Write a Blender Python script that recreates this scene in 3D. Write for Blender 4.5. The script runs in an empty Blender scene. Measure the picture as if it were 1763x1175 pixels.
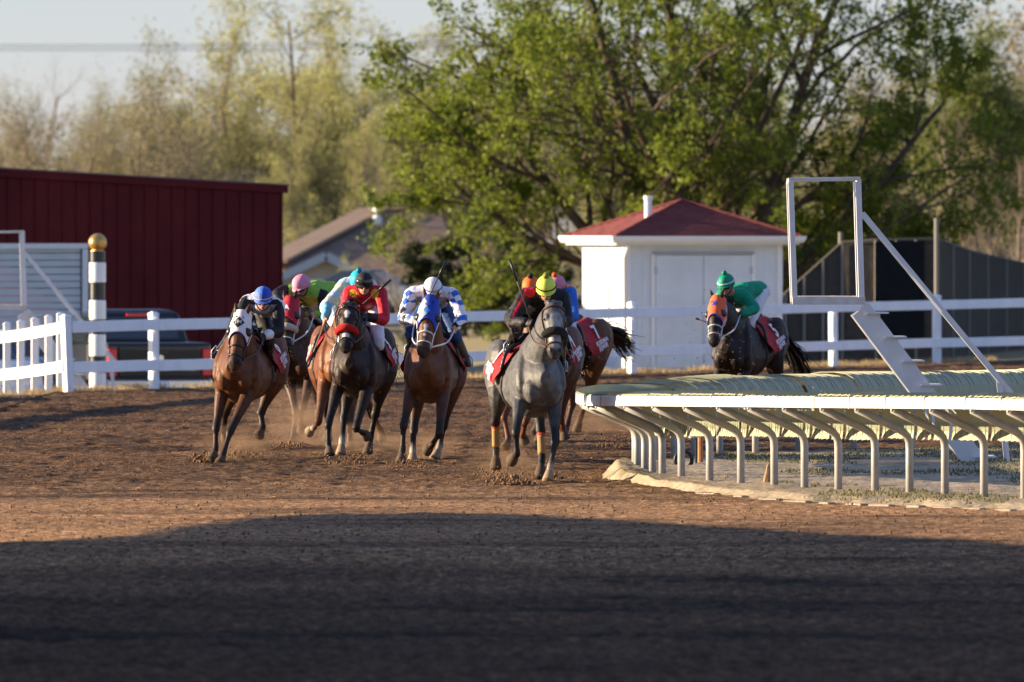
import bpy, bmesh, math, random
import numpy as np
from mathutils import Vector, Matrix, Quaternion
R = math.radians
SC = bpy.context.scene
COL = SC.collection
random.seed(7); RNG = np.random.default_rng(7)

# ---------------------------------------------------------------- camera, sky, sun, exposure
FPX, CX, HY, CAMZ = 20000.0, 881.5, 384.0, 2.8
cam = bpy.data.cameras.new('camera'); camo = bpy.data.objects.new('camera', cam); COL.objects.link(camo)
cam.sensor_width = 36; cam.lens = 36 * FPX / 1763.0
cam.clip_start = 1; cam.clip_end = 5000
camo.location = (0, 0, CAMZ)
camo.rotation_euler = (R(90) - math.atan((587.5 - HY) / FPX), 0, 0)
cam.dof.use_dof = True; cam.dof.focus_distance = 131; cam.dof.aperture_fstop = 5.2; cam.dof.aperture_blades = 9
SC.camera = camo
SUN_EL, SUN_AZ = R(11.5), math.atan2(0.10, -1.0)        # azimuth measured as atan2(y, x) of the direction towards the sun
sdir = Vector((math.cos(SUN_AZ) * math.cos(SUN_EL), math.sin(SUN_AZ) * math.cos(SUN_EL), math.sin(SUN_EL)))
world = bpy.data.worlds.new('World'); SC.world = world; world.use_nodes = True
nt = world.node_tree; bg = nt.nodes['Background']
sky = nt.nodes.new('ShaderNodeTexSky'); sky.sky_type = 'NISHITA'; sky.sun_disc = False
sky.sun_elevation = SUN_EL; sky.sun_rotation = math.pi / 2 - SUN_AZ
sky.air_density = 1.0; sky.dust_density = 0.0; sky.ozone_density = 1.5
tint = nt.nodes.new('ShaderNodeMix'); tint.data_type = 'RGBA'; tint.blend_type = 'MULTIPLY'; tint.inputs[0].default_value = 1; tint.inputs[7].default_value = (.84, .94, 1.36, 1)
nt.links.new(sky.outputs[0], tint.inputs[6]); veil = nt.nodes.new('ShaderNodeMix'); veil.data_type = 'RGBA'; veil.inputs[0].default_value = .40; veil.inputs[7].default_value = (2.2, 2.8, 4.7, 1)     # thin high veil over the clear sky
nt.links.new(tint.outputs[2], veil.inputs[6]); nt.links.new(veil.outputs[2], bg.inputs[0]); bg.inputs[1].default_value = 0.059
sl = bpy.data.lights.new('sun', 'SUN'); so = bpy.data.objects.new('sun', sl); COL.objects.link(so)
sl.energy = 5.0; sl.angle = R(0.5); sl.color = (1.0, 0.78, 0.52)
so.rotation_euler = sdir.to_track_quat('Z', 'Y').to_euler(); so.location = (-60, 60, 40)
SC.view_settings.view_transform = 'Standard'; SC.view_settings.look = 'None'
SC.view_settings.gamma = 1; SC.view_settings.exposure = 1.60
SC.cycles.use_denoising = True
SC.cycles.max_bounces = 6; SC.cycles.transparent_max_bounces = 8

def wx(px, d): return (px - CX) * d / FPX
def wz(py, d): return CAMZ - (py - HY) * d / FPX
def W(px, py, d): return Vector((wx(px, d), d, wz(py, d)))

# ---------------------------------------------------------------- materials
MATS = {}
def mat(name, col, rough=0.7, metal=0.0, spec=0.35, var=0.0, vscale=6.0, bump=0.0, bscale=30.0, col2=None, trans=0.0, coat=0.0, sheen=0.0, attr=None, emit=None):
    if name in MATS: return MATS[name]
    m = bpy.data.materials.new(name); m.use_nodes = True; t = m.node_tree; n = t.nodes; l = t.links
    b = n['Principled BSDF']; b.inputs['Roughness'].default_value = rough; b.inputs['Metallic'].default_value = metal
    b.inputs['Specular IOR Level'].default_value = spec; b.inputs['Coat Weight'].default_value = coat
    if sheen: b.inputs['Sheen Weight'].default_value = sheen; b.inputs['Sheen Roughness'].default_value = 0.4
    tc = n.new('ShaderNodeTexCoord')
    src = None
    if attr:
        a = n.new('ShaderNodeAttribute'); a.attribute_name = attr; src = a.outputs['Color']
    if var > 0 or col2:
        nz = n.new('ShaderNodeTexNoise'); nz.inputs['Scale'].default_value = vscale; nz.inputs['Detail'].default_value = 6; nz.inputs['Roughness'].default_value = .62
        l.new(tc.outputs['Object'], nz.inputs['Vector'])
        rmp = n.new('ShaderNodeValToRGB'); rmp.color_ramp.elements[0].position = .3; rmp.color_ramp.elements[1].position = .72
        if attr:
            rmp.color_ramp.elements[0].color = (1 - var,) * 3 + (1,); rmp.color_ramp.elements[1].color = (1 + var,) * 3 + (1,)
            mx = n.new('ShaderNodeMix'); mx.data_type = 'RGBA'; mx.blend_type = 'MULTIPLY'; mx.inputs[0].default_value = 1
            l.new(src, mx.inputs[6]); l.new(rmp.outputs[0], mx.inputs[7]); src = mx.outputs[2]
        else:
            c2 = col2 or tuple(c * (1 + var) for c in col); c1 = col if col2 else tuple(c * (1 - var) for c in col)
            rmp.color_ramp.elements[0].color = (*c1, 1); rmp.color_ramp.elements[1].color = (*[min(1, c) for c in c2], 1)
            src = rmp.outputs[0]
        l.new(nz.outputs[0], rmp.inputs[0])
    if src is not None: l.new(src, b.inputs['Base Color'])
    else: b.inputs['Base Color'].default_value = (*col, 1)
    if bump > 0:
        nb = n.new('ShaderNodeTexNoise'); nb.inputs['Scale'].default_value = bscale; nb.inputs['Detail'].default_value = 5
        l.new(tc.outputs['Object'], nb.inputs['Vector'])
        bp = n.new('ShaderNodeBump'); bp.inputs['Strength'].default_value = min(1, bump); bp.inputs['Distance'].default_value = 0.02 * bump
        l.new(nb.outputs[0], bp.inputs['Height']); l.new(bp.outputs[0], b.inputs['Normal'])
    if trans > 0:
        out = n['Material Output']; tr = n.new('ShaderNodeBsdfTranslucent'); ms = n.new('ShaderNodeMixShader'); ms.inputs[0].default_value = trans
        if src is not None: l.new(src, tr.inputs[0])
        else: tr.inputs[0].default_value = (*col, 1)
        l.new(b.outputs[0], ms.inputs[1]); l.new(tr.outputs[0], ms.inputs[2]); l.new(ms.outputs[0], out.inputs['Surface'])
    if emit:
        b.inputs['Emission Color'].default_value = (*emit[0], 1); b.inputs['Emission Strength'].default_value = emit[1]
    MATS[name] = m; return m

def hexc(r, g, b):
    f = lambda c: (c / 255 / 12.92) if c / 255 <= .04045 else ((c / 255 + .055) / 1.055) ** 2.4
    return (f(r), f(g), f(b))

# ---------------------------------------------------------------- object helpers
def link(name, me, mats=None, parent=None, smooth=False, loc=None):
    o = bpy.data.objects.new(name, me); COL.objects.link(o)
    if mats is not None:
        me.materials.clear()
        for m in (mats if isinstance(mats, (list, tuple)) else [mats]): me.materials.append(m)
    if parent: o.parent = parent
    if loc is not None: o.location = loc
    if smooth: me.polygons.foreach_set('use_smooth', [True] * len(me.polygons))
    return o
def tag(o, label=None, cat=None, group=None, kind=None):
    if label: o['label'] = label
    if cat: o['category'] = cat
    if group: o['group'] = group
    if kind: o['kind'] = kind
    return o
def empty(name, loc, rz=0, label=None, cat=None, group=None):
    o = bpy.data.objects.new(name, None); COL.objects.link(o); o.location = loc; o.rotation_euler = (0, 0, rz); o.empty_display_size = .2
    return tag(o, label, cat, group)
def kids(o): return [c for c in COL.objects if c.parent == o]
def copy_tree(o, parent=None, cache=None):
    c = o.copy(); COL.objects.link(c)
    if parent: c.parent = parent
    for ch in (cache[o.name] if cache is not None and o.name in cache else kids(o)): copy_tree(ch, c, cache)
    return c

class MB:
    "mesh builder: boxes, bars, tubes, prisms; one mesh object"
    def __init__(s): s.v = []; s.f = []; s.mi = []; s.cur = 0
    def quad(s, *p):
        b = len(s.v); s.v += [tuple(q) for q in p]; s.f.append(tuple(range(b, b + len(p)))); s.mi.append(s.cur)
    def box(s, c, h, M=None):
        b = len(s.v); c = Vector(c)
        for i in range(8):
            q = Vector(((h[0] if i & 1 else -h[0]), (h[1] if i & 2 else -h[1]), (h[2] if i & 4 else -h[2])))
            if M is not None: q = M @ q
            s.v.append(tuple(c + q))
        for f in ((0, 2, 3, 1), (4, 5, 7, 6), (0, 1, 5, 4), (2, 6, 7, 3), (0, 4, 6, 2), (1, 3, 7, 5)): s.f.append(tuple(b + k for k in f)); s.mi.append(s.cur)
    def bar(s, p, q, w, h, up=(0, 0, 1)):
        p = Vector(p); q = Vector(q); d = (q - p); L = d.length; d.normalize(); up = Vector(up)
        if abs(d.dot(up)) > .98: up = Vector((0, 1, 0))
        x = d.cross(up).normalized(); z = x.cross(d)
        M = Matrix((x, d, z)).transposed(); s.box((p + q) / 2, (w / 2, L / 2, h / 2), M)
    def tube(s, pts, rad, n=8, cap=True):
        pts = [Vector(p) for p in pts]; N = len(pts)
        if not isinstance(rad, (list, tuple)): rad = [rad] * N
        b = len(s.v); t0 = (pts[1] - pts[0]).normalized(); up = Vector((0, 0, 1)) if abs(t0.z) < .9 else Vector((1, 0, 0)); u = t0.cross(up).normalized()
        for i, p in enumerate(pts):
            t = (pts[min(i + 1, N - 1)] - pts[max(i - 1, 0)]).normalized(); u = (u - t * u.dot(t)).normalized(); w = t.cross(u)
            for k in range(n):
                a = 2 * math.pi * k / n; s.v.append(tuple(p + (u * math.cos(a) + w * math.sin(a)) * rad[i]))
        for i in range(N - 1):
            for k in range(n):
                k2 = (k + 1) % n; s.f.append((b + i * n + k, b + i * n + k2, b + (i + 1) * n + k2, b + (i + 1) * n + k)); s.mi.append(s.cur)
        if cap:
            s.f.append(tuple(b + k for k in range(n))[::-1]); s.mi.append(s.cur)
            s.f.append(tuple(b + (N - 1) * n + k for k in range(n))); s.mi.append(s.cur)
    def loft(s, rings, cap=True, closed=True):
        b = len(s.v); n = len(rings[0])
        for r in rings: s.v += [tuple(p) for p in r]
        for i in range(len(rings) - 1):
            for k in range(n if closed else n - 1):
                k2 = (k + 1) % n; s.f.append((b + i * n + k, b + i * n + k2, b + (i + 1) * n + k2, b + (i + 1) * n + k)); s.mi.append(s.cur)
        if cap:
            s.f.append(tuple(range(b, b + n))[::-1]); s.mi.append(s.cur)
            e = b + (len(rings) - 1) * n; s.f.append(tuple(range(e, e + n))); s.mi.append(s.cur)
    def lathe(s, prof, c=(0, 0, 0), n=24):
        c = Vector(c); s.loft([[c + Vector((r * math.cos(2 * math.pi * k / n), r * math.sin(2 * math.pi * k / n), z)) for k in range(n)] for r, z in prof])
    def ico(s, c, r, sub=1, jit=0, sc=(1, 1, 1)):
        bm = bmesh.new(); bmesh.ops.create_icosphere(bm, subdivisions=sub, radius=1); b = len(s.v); c = Vector(c)
        for v in bm.verts:
            k = r * (1 + random.uniform(-jit, jit)); s.v.append(tuple(c + Vector((v.co.x * sc[0], v.co.y * sc[1], v.co.z * sc[2])) * k))
        for f in bm.faces: s.f.append(tuple(b + v.index for v in f.verts)); s.mi.append(s.cur)
        bm.free()
    def mesh(s, name):
        me = bpy.data.meshes.new(name); me.from_pydata(s.v, [], s.f); me.update()
        if any(s.mi): me.polygons.foreach_set('material_index', s.mi)
        return me
    def build(s, name, mats, parent=None, smooth=False, bevel=0, loc=None, fixn=False):
        me = s.mesh(name)
        if fixn:
            bm = bmesh.new(); bm.from_mesh(me); bmesh.ops.recalc_face_normals(bm, faces=bm.faces); bm.to_mesh(me); bm.free()
        o = link(name, me, mats, parent, smooth, loc)
        if bevel:
            m = o.modifiers.new('bevel', 'BEVEL'); m.width = bevel; m.segments = 2; m.limit_method = 'ANGLE'; m.angle_limit = R(40)
        if smooth and not bevel:
            me.polygons.foreach_set('use_smooth', [True] * len(me.polygons))
        return o
def autosmooth(o, ang=40):
    me = o.data; me.polygons.foreach_set('use_smooth', [True] * len(me.polygons)); me.set_sharp_from_angle(angle=R(ang))
    return o

def raw_mesh(name, v, f4):
    "fast quads/tris from numpy arrays"
    me = bpy.data.meshes.new(name); v = np.asarray(v, np.float32); f4 = np.asarray(f4, np.int32); k = f4.shape[1]
    me.vertices.add(len(v)); me.vertices.foreach_set('co', v.ravel())
    me.loops.add(f4.size); me.loops.foreach_set('vertex_index', f4.ravel())
    me.polygons.add(len(f4)); me.polygons.foreach_set('loop_start', np.arange(0, f4.size, k, dtype=np.int32))
    try: me.polygons.foreach_set('loop_total', np.full(len(f4), k, np.int32))
    except Exception: pass
    me.update(calc_edges=True); me.validate(); return me

def catmull(pts, sub):
    pts = [np.asarray(p, float) for p in pts]; out = []
    P = [2 * pts[0] - pts[1]] + pts + [2 * pts[-1] - pts[-2]]
    for i in range(1, len(P) - 2):
        for k in range(sub):
            t = k / sub; a, b, c, d = P[i - 1], P[i], P[i + 1], P[i + 2]
            out.append(.5 * (2 * b + (c - a) * t + (2 * a - 5 * b + 4 * c - d) * t * t + (3 * b - a - 3 * c + d) * t ** 3))
    out.append(P[-2]); return out

class Blob:
    "overlapping tapered limbs and ellipsoids fused into one continuous surface by voxel remeshing"
    def __init__(s): s.mb = MB(); s.smp = []
    def rings(s, R, col=None, n=16, egg=0):
        V = Vector; rr = []
        c0, u0, v0 = R[0]; c1, u1, v1 = R[-1]
        d0 = (V(R[0][0]) - V(R[1][0])).normalized(); d1 = (V(R[-1][0]) - V(R[-2][0])).normalized()
        full = [(V(c0) + d0 * min(u0.length, v0.length) * .75, u0 * .45, v0 * .45)] + [(V(a), b, c) for a, b, c in R] + [(V(c1) + d1 * min(u1.length, v1.length) * .75, u1 * .45, v1 * .45)]
        for c, u, v in full: rr.append([c + u * math.cos(2 * math.pi * k / n) * (1 - egg * math.sin(2 * math.pi * k / n)) + v * math.sin(2 * math.pi * k / n) for k in range(n)])
        s.mb.loft(rr)
        for i in range(len(R)):
            s.smp.append((*R[i][0], min(R[i][1].length, R[i][2].length), col(i / (len(R) - 1)) if callable(col) else col))
    def limb(s, pts, rad, col=None, n=10, sub=3):
        q = catmull([(*p, r) for p, r in zip(pts, rad)], sub); N = len(q)
        P = [Vector(a[:3]) for a in q]; t = (P[1] - P[0]).normalized(); up = Vector((0, 1, 0)) if abs(t.y) < .9 else Vector((1, 0, 0)); u = t.cross(up).normalized()
        rr = []
        def ring(c, r, uu, ww): return [c + (uu * math.cos(2 * math.pi * k / n) + ww * math.sin(2 * math.pi * k / n)) * r for k in range(n)]
        for i in range(N):
            t = (P[min(i + 1, N - 1)] - P[max(i - 1, 0)]).normalized(); u = (u - t * u.dot(t)).normalized(); w = t.cross(u); r = max(.003, q[i][3])
            if i == 0: rr.append(ring(P[0] - t * r * .9, r * .35, u, w)); rr.append(ring(P[0] - t * r * .6, r * .75, u, w))
            rr.append(ring(P[i], r, u, w))
            if i == N - 1: rr.append(ring(P[i] + t * r * .6, r * .75, u, w)); rr.append(ring(P[i] + t * r * .9, r * .35, u, w))
            s.smp.append((*P[i], r, col(i / (N - 1)) if callable(col) else col))
        s.mb.loft(rr)
    def ell(s, c, ax, col=None, n=12):
        c = Vector(c); ax = [Vector(a) for a in ax] if not isinstance(ax[0], (int, float)) else [Vector((ax[0], 0, 0)), Vector((0, ax[1], 0)), Vector((0, 0, ax[2]))]
        rr = []
        for i in range(1, n // 2 + 3):
            ph = math.pi * i / (n // 2 + 3); rr.append([c + ax[2] * math.cos(ph) + (ax[0] * math.cos(2 * math.pi * k / n) + ax[1] * math.sin(2 * math.pi * k / n)) * math.sin(ph) for k in range(n)])
        s.mb.loft(rr); s.smp.append((*c, min(a.length for a in ax), col))
    def build(s, name, mats, parent, voxel=.012, smooth=6, colour=False, patches=(), k=60):
        me = s.mb.mesh(name + '_raw'); bm = bmesh.new(); bm.from_mesh(me); bmesh.ops.recalc_face_normals(bm, faces=bm.faces); bm.to_mesh(me); bm.free()
        o = bpy.data.objects.new('tmp', me); COL.objects.link(o)
        m = o.modifiers.new('r', 'REMESH'); m.mode = 'VOXEL'; m.voxel_size = voxel; m.adaptivity = 0
        if smooth: m = o.modifiers.new('s', 'SMOOTH'); m.factor = .5; m.iterations = smooth
        dg = bpy.context.evaluated_depsgraph_get(); dg.update()
        nm = bpy.data.meshes.new_from_object(o.evaluated_get(dg)); bpy.data.objects.remove(o); bpy.data.meshes.remove(me)
        nm.name = name; ob = link(name, nm, mats, parent, True)
        if colour:
            N = len(nm.vertices); co = np.empty(N * 3, np.float32); nm.vertices.foreach_get('co', co); co = co.reshape(-1, 3)
            S = np.array([[a[0], a[1], a[2], a[3]] for a in s.smp], np.float32); C = np.array([a[4] for a in s.smp], np.float32)
            out = np.empty((N, 3), np.float32)
            for i in range(0, N, 8000):
                p = co[i:i + 8000]; d = np.sqrt(((p[:, None, :] - S[None, :, :3]) ** 2).sum(-1)) - S[None, :, 3]
                d -= d.min(1, keepdims=True); w = np.exp(-d * k); out[i:i + 8000] = (w @ C) / w.sum(1, keepdims=True)
            for c, r, cc in patches:
                d = np.sqrt(((co - np.asarray(c, np.float32)) ** 2).sum(-1)); w = np.clip((r - d) / (r * .4), 0, 1)[:, None]
                out = out * (1 - w) + np.asarray(cc, np.float32) * w
            a = nm.attributes.new('Col', 'FLOAT_COLOR', 'POINT'); rgba = np.ones((N, 4), np.float32); rgba[:, :3] = out; a.data.foreach_set('color', rgba.ravel())
        return ob

def vnoise(x, y, seed=0):
    "smooth value noise on numpy arrays"
    xi = np.floor(x).astype(np.int64); yi = np.floor(y).astype(np.int64); xf = x - xi; yf = y - yi
    def h(a, b):
        n = (a * 374761393 + b * 668265263 + seed * 974634777) & 0x7fffffff; n = ((n ^ (n >> 13)) * 1274126177) & 0x7fffffff; return ((n ^ (n >> 16)) & 0xffff) / 65535.0
    u = xf * xf * (3 - 2 * xf); v = yf * yf * (3 - 2 * yf)
    return (h(xi, yi) * (1 - u) + h(xi + 1, yi) * u) * (1 - v) + (h(xi, yi + 1) * (1 - u) + h(xi + 1, yi + 1) * u) * v
def fbm(x, y, oct=4, seed=0):
    s = 0; a = .5
    for i in range(oct): s = s + a * vnoise(x * 2 ** i, y * 2 ** i, seed + i); a *= .5
    return s
# ---------------------------------------------------------------- terrain
def fence_d_px(px): return 56000.0 / (675 - 0.0333 * (px - 118) - HY)
FENCE_PX = [118, 265, 430, 597, 762, 926, 1088, 1262, 1435, 1613, 1790, 1960, 2130]
FENCE = [(wx(p, fence_d_px(p)), fence_d_px(p)) for p in FENCE_PX]
FX = np.array([a for a, b in FENCE]); FD = np.array([b for a, b in FENCE])
def edge_d(x): return np.where(x < FX[0] - .25, 189.0 + np.clip((x - FX[0] + .25) * .5, -2, 0), np.interp(x, FX, FD) + .3)
def drop(x, d):
    e = edge_d(x); D = np.interp(x, [-12, -3.2, 0.5, 20], [.75, .72, .16, .05])
    return -D * np.clip((d - e - 1.0) / 9.0, 0, 1) ** 1.2
def ground_z(x, d):
    x = np.asarray(x, float); d = np.asarray(d, float)
    return np.where(x < FX[0] - .25, -np.clip((d - 189) * .016, 0, .7), drop(x, d))

def grid_mesh(name, X, Y, Z):
    nx, ny = X.shape; v = np.stack([X, Y, Z], -1).reshape(-1, 3); i = np.arange(nx * ny).reshape(nx, ny)
    f = np.stack([i[:-1, :-1], i[1:, :-1], i[1:, 1:], i[:-1, 1:]], -1).reshape(-1, 4); return raw_mesh(name, v, f)

def dirt_material():
    m = bpy.data.materials.new('track_dirt'); m.use_nodes = True; t = m.node_tree; n = t.nodes; l = t.links; b = n['Principled BSDF']
    b.inputs['Roughness'].default_value = .95; b.inputs['Specular IOR Level'].default_value = .12
    tc = n.new('ShaderNodeTexCoord')
    def noise(scale, sx, sy, det=6, rough=.6):
        mp = n.new('ShaderNodeMapping'); mp.inputs['Scale'].default_value = (sx, sy, 1); l.new(tc.outputs['Object'], mp.inputs[0])
        z = n.new('ShaderNodeTexNoise'); z.inputs['Scale'].default_value = scale; z.inputs['Detail'].default_value = det; z.inputs['Roughness'].default_value = rough; l.new(mp.outputs[0], z.inputs['Vector']); return z.outputs[0]
    def ramp(s, stops):
        r = n.new('ShaderNodeValToRGB'); e = r.color_ramp.elements
        while len(e) < len(stops): e.new(.5)
        for k, (p, c) in enumerate(stops): e[k].position = p; e[k].color = (*c, 1)
        l.new(s, r.inputs[0]); return r.outputs[0]
    base = ramp(noise(11, 1, .4), [(.32, (.060, .032, .016)), (.48, (.160, .090, .046)), (.68, (.34, .205, .108))])
    streak = ramp(noise(1.0, .11, .30, 7, .68), [(.38, (.30, .30, .32)), (.47, (.85, .85, .85)), (.66, (1.25, 1.22, 1.2))])  # harrow bands plus fence and furrow shadows, painted into the dirt colour
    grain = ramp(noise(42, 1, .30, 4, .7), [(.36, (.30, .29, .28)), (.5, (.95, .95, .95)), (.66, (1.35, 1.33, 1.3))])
    def mul(a, c):
        x = n.new('ShaderNodeMix'); x.data_type = 'RGBA'; x.blend_type = 'MULTIPLY'; x.inputs[0].default_value = 1; l.new(a, x.inputs[6]); l.new(c, x.inputs[7]); return x.outputs[2]
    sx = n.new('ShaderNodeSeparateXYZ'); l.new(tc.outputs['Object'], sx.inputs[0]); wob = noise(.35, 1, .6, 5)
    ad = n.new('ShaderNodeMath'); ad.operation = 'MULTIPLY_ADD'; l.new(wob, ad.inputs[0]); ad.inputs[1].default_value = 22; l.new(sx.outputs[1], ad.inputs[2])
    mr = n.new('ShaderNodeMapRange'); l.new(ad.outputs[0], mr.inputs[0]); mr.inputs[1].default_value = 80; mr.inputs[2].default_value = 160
    dry = ramp(mr.outputs[0], [(.22, (1.0, .98, .95)), (.37, (2.4, 2.42, 2.35)), (.58, (2.2, 2.25, 2.2)), (.74, (.95, .95, .95))])     # paler lane before the rail: sunlit brightness put into the dirt colour
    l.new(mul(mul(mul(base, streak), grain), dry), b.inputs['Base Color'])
    bp = n.new('ShaderNodeBump'); bp.inputs['Strength'].default_value = .9; bp.inputs['Distance'].default_value = .08; l.new(noise(22, 1, .5, 8, .75), bp.inputs['Height']); l.new(bp.outputs[0], b.inputs['Normal'])
    return m
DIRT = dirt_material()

nx, ny = 470, 1700
xs = np.linspace(-13.5, 13.5, nx); ts = np.linspace(0, 1, ny)
E = edge_d(xs); X = np.repeat(xs[:, None], ny, 1); Y = 58 + (E[:, None] - 58) * ts[None, :] ** 1.0
Zt = .055 * (fbm(X * 1.3, Y * .9, 4, 3) - .5) + .07 * (np.abs(fbm(X * 3.1, Y * 2.2, 4, 9) - .47)) + .05 * (fbm(X * 8, Y * 6, 2, 21) - .4)
Zt = Zt + .05 * (fbm(X * .22, Y * 1.1, 3, 5) - .5)                       # harrow ridges lying along the track
Zt = Zt * (1 - .6 * np.clip((Y - 97) / 6, 0, 1) * np.clip((126 - Y) / 8, 0, 1))      # raked smooth in the lane before the rail
Zt = Zt * np.clip((E[:, None] + .2 - Y) / 2.5, .35, 1) + ground_z(X, Y)
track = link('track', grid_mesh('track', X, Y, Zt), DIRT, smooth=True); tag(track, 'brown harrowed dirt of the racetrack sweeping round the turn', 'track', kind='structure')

# land round the track: one sheet to the horizon, under the track and falling away behind the fence
GRD = mat('dry_grass_ground', (.20, .165, .085), .95, spec=.1, var=.3, vscale=.9, col2=(.33, .28, .17), bump=.8, bscale=6)
xs = np.concatenate([np.linspace(-1500, -20, 40), np.linspace(-19.5, 19.5, 118), np.linspace(20, 1500, 40)])
dd = np.concatenate([[-400, -50], np.linspace(0, 180, 10), np.linspace(182, 262, 180), np.linspace(268, 400, 30), np.geomspace(420, 1700, 20)])
X, Y = np.meshgrid(xs, dd, indexing='ij'); Ez = edge_d(X)
Z = np.where(Y < Ez - .4, -.16, ground_z(X, Y)) + np.where((Y > Ez) & (Y < 300), .05 * (fbm(X * 1.7, Y * .9, 3, 31) - .45), 0)
ground = link('ground', grid_mesh('ground', X, Y, Z), GRD, smooth=True); tag(ground, 'dry straw coloured ground beyond the racetrack fence', 'ground', kind='structure')

# infield tongue inside the rail
LO = np.array([(.95, 128.0), (1.1, 125.6), (1.35, 123.9), (1.91, 120.4), (2.46, 118.0), (3.0, 116.1), (4.1, 114.2), (4.95, 112.6), (8, 107), (14, 98)])
UP = np.array([(.95, 128.6), (1.1, 131.5), (1.4, 134.6), (2.6, 139.6), (6.3, 145), (14, 152)])
xs = np.concatenate([np.linspace(.95, 1.5, 26), np.linspace(1.52, 7.5, 150), np.linspace(7.6, 14, 20)]); v = np.linspace(0, 1, 150)
lo = np.interp(xs, LO[:, 0], LO[:, 1]) + 1.0 * (fbm(xs * 3, xs * 0 + 2.2, 4, 8) - .5); up = np.maximum(np.interp(xs, UP[:, 0], UP[:, 1]), lo + .3)
X = np.repeat(xs[:, None], len(v), 1); Y = lo[:, None] + (up - lo)[:, None] * v[None]
edge = np.minimum(np.minimum(Y - lo[:, None], up[:, None] - Y) / 1.2, (X - .93) / .25)
dome = np.clip(edge, 0, 1) ** 1.3
INZ = -.03 + dome * (.085 + .05 * (fbm(X * 2.2, Y * .8, 4, 15) - .3) + .09 * np.exp(-((X - 1.2) / .35) ** 2) * np.clip(fbm(X * 3, Y * .7, 3, 44) + .2, 0, 1)) + .02 * (fbm(X * 9, Y * 5, 3, 51) - .5)
INX, INY = X, Y
def sand_material():
    m = bpy.data.materials.new('infield_sand'); m.use_nodes = True; t = m.node_tree; n = t.nodes; l = t.links; b = n['Principled BSDF']
    b.inputs['Roughness'].default_value = .95; b.inputs['Specular IOR Level'].default_value = .1
    tc = n.new('ShaderNodeTexCoord'); mp = n.new('ShaderNodeMapping'); mp.inputs['Scale'].default_value = (.55, .22, 1); l.new(tc.outputs['Object'], mp.inputs[0])
    z = n.new('ShaderNodeTexNoise'); z.inputs['Scale'].default_value = 2.2; z.inputs['Detail'].default_value = 8; z.inputs['Roughness'].default_value = .7; l.new(mp.outputs[0], z.inputs['Vector'])
    z2 = n.new('ShaderNodeTexNoise'); z2.inputs['Scale'].default_value = 14; z2.inputs['Detail'].default_value = 6; l.new(tc.outputs['Object'], z2.inputs['Vector'])
    r = n.new('ShaderNodeValToRGB'); e = r.color_ramp.elements; e[0].position = .36; e[0].color = (.42, .335, .235, 1); e[1].position = .72; e[1].color = (.11, .125, .045, 1)
    k = e.new(.56); k.color = (.35, .285, .195, 1); l.new(z.outputs[0], r.inputs[0])
    r2 = n.new('ShaderNodeValToRGB'); e = r2.color_ramp.elements; e[0].position = .3; e[0].color = (.72, .72, .72, 1); e[1].position = .65; e[1].color = (1.15, 1.13, 1.1, 1); l.new(z2.outputs[0], r2.inputs[0])
    x = n.new('ShaderNodeMix'); x.data_type = 'RGBA'; x.blend_type = 'MULTIPLY'; x.inputs[0].default_value = 1; l.new(r.outputs[0], x.inputs[6]); l.new(r2.outputs[0], x.inputs[7]); l.new(x.outputs[2], b.inputs['Base Color'])
    bp = n.new('ShaderNodeBump'); bp.inputs['Strength'].default_value = .8; bp.inputs['Distance'].default_value = .03; l.new(z2.outputs[0], bp.inputs['Height']); l.new(bp.outputs[0], b.inputs['Normal'])
    return m
infield = link('infield', grid_mesh('infield', X, Y, INZ), sand_material(), smooth=True); tag(infield, 'sandy infield with worn grass inside the safety rail', 'infield', kind='structure')
def infield_z(x, d):
    i = int(np.clip(np.searchsorted(INX[:, 0], x), 0, len(INX) - 1)); j = int(np.clip(np.searchsorted(INY[i], d), 0, INY.shape[1] - 1)); return float(INZ[i, j])

# ---------------------------------------------------------------- grass blades (uncountable)
def blades(name, pts, h, w, m, label, lean=.35):
    n = len(pts); pts = np.asarray(pts); a = RNG.uniform(0, 2 * np.pi, n); hh = h * RNG.uniform(.45, 1.3, n); ll = hh * RNG.normal(0, lean, n); l2 = hh * RNG.normal(0, lean, n)
    dx = np.cos(a) * w / 2; dy = np.sin(a) * w / 2; v = np.empty((n, 3, 3), np.float32)
    v[:, 0] = pts + np.stack([dx, dy, 0 * dx], -1); v[:, 1] = pts - np.stack([dx, dy, 0 * dx], -1); v[:, 2] = pts + np.stack([ll, l2, hh], -1)
    o = link(name, raw_mesh(name, v.reshape(-1, 3), np.arange(n * 3).reshape(-1, 3)), m); return tag(o, label, 'grass', kind='stuff')
STRAW = mat('straw_grass', (.40, .30, .16), .9, spec=.1, var=.3, vscale=2.0, trans=.3)
GREENG = mat('green_grass', (.12, .125, .045), .8, spec=.15, var=.3, vscale=2.0, trans=.3)
pts = []
for _ in range(9000):
    x = random.uniform(-11, 13); e = float(edge_d(np.array(x))); d = e + abs(random.gauss(0, .7)) + .02
    if x < FX[0]: d = e + random.uniform(.1, 10)
    if vnoise(np.array(x * 1.6), np.array(d * .5), 77) < .42: continue
    pts.append((x, d, float(ground_z(x, d)) - .02))
for _ in range(60):                                               # dry tussocks at the posts
    k = random.choice([0, 0, 1, 2, 6, 7, 8]); cx = FX[k] + random.uniform(-.7, 1.2); cd = FD[k] + random.uniform(.2, .8)
    for _ in range(40):
        x = cx + random.gauss(0, .1); d = cd + random.gauss(0, .12); pts.append((x, d, float(ground_z(x, d)) - .02))
blades('dry_grass', pts, .12, .022, STRAW, 'pale dry grass growing along the foot of the white fence')
pts = []
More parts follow.
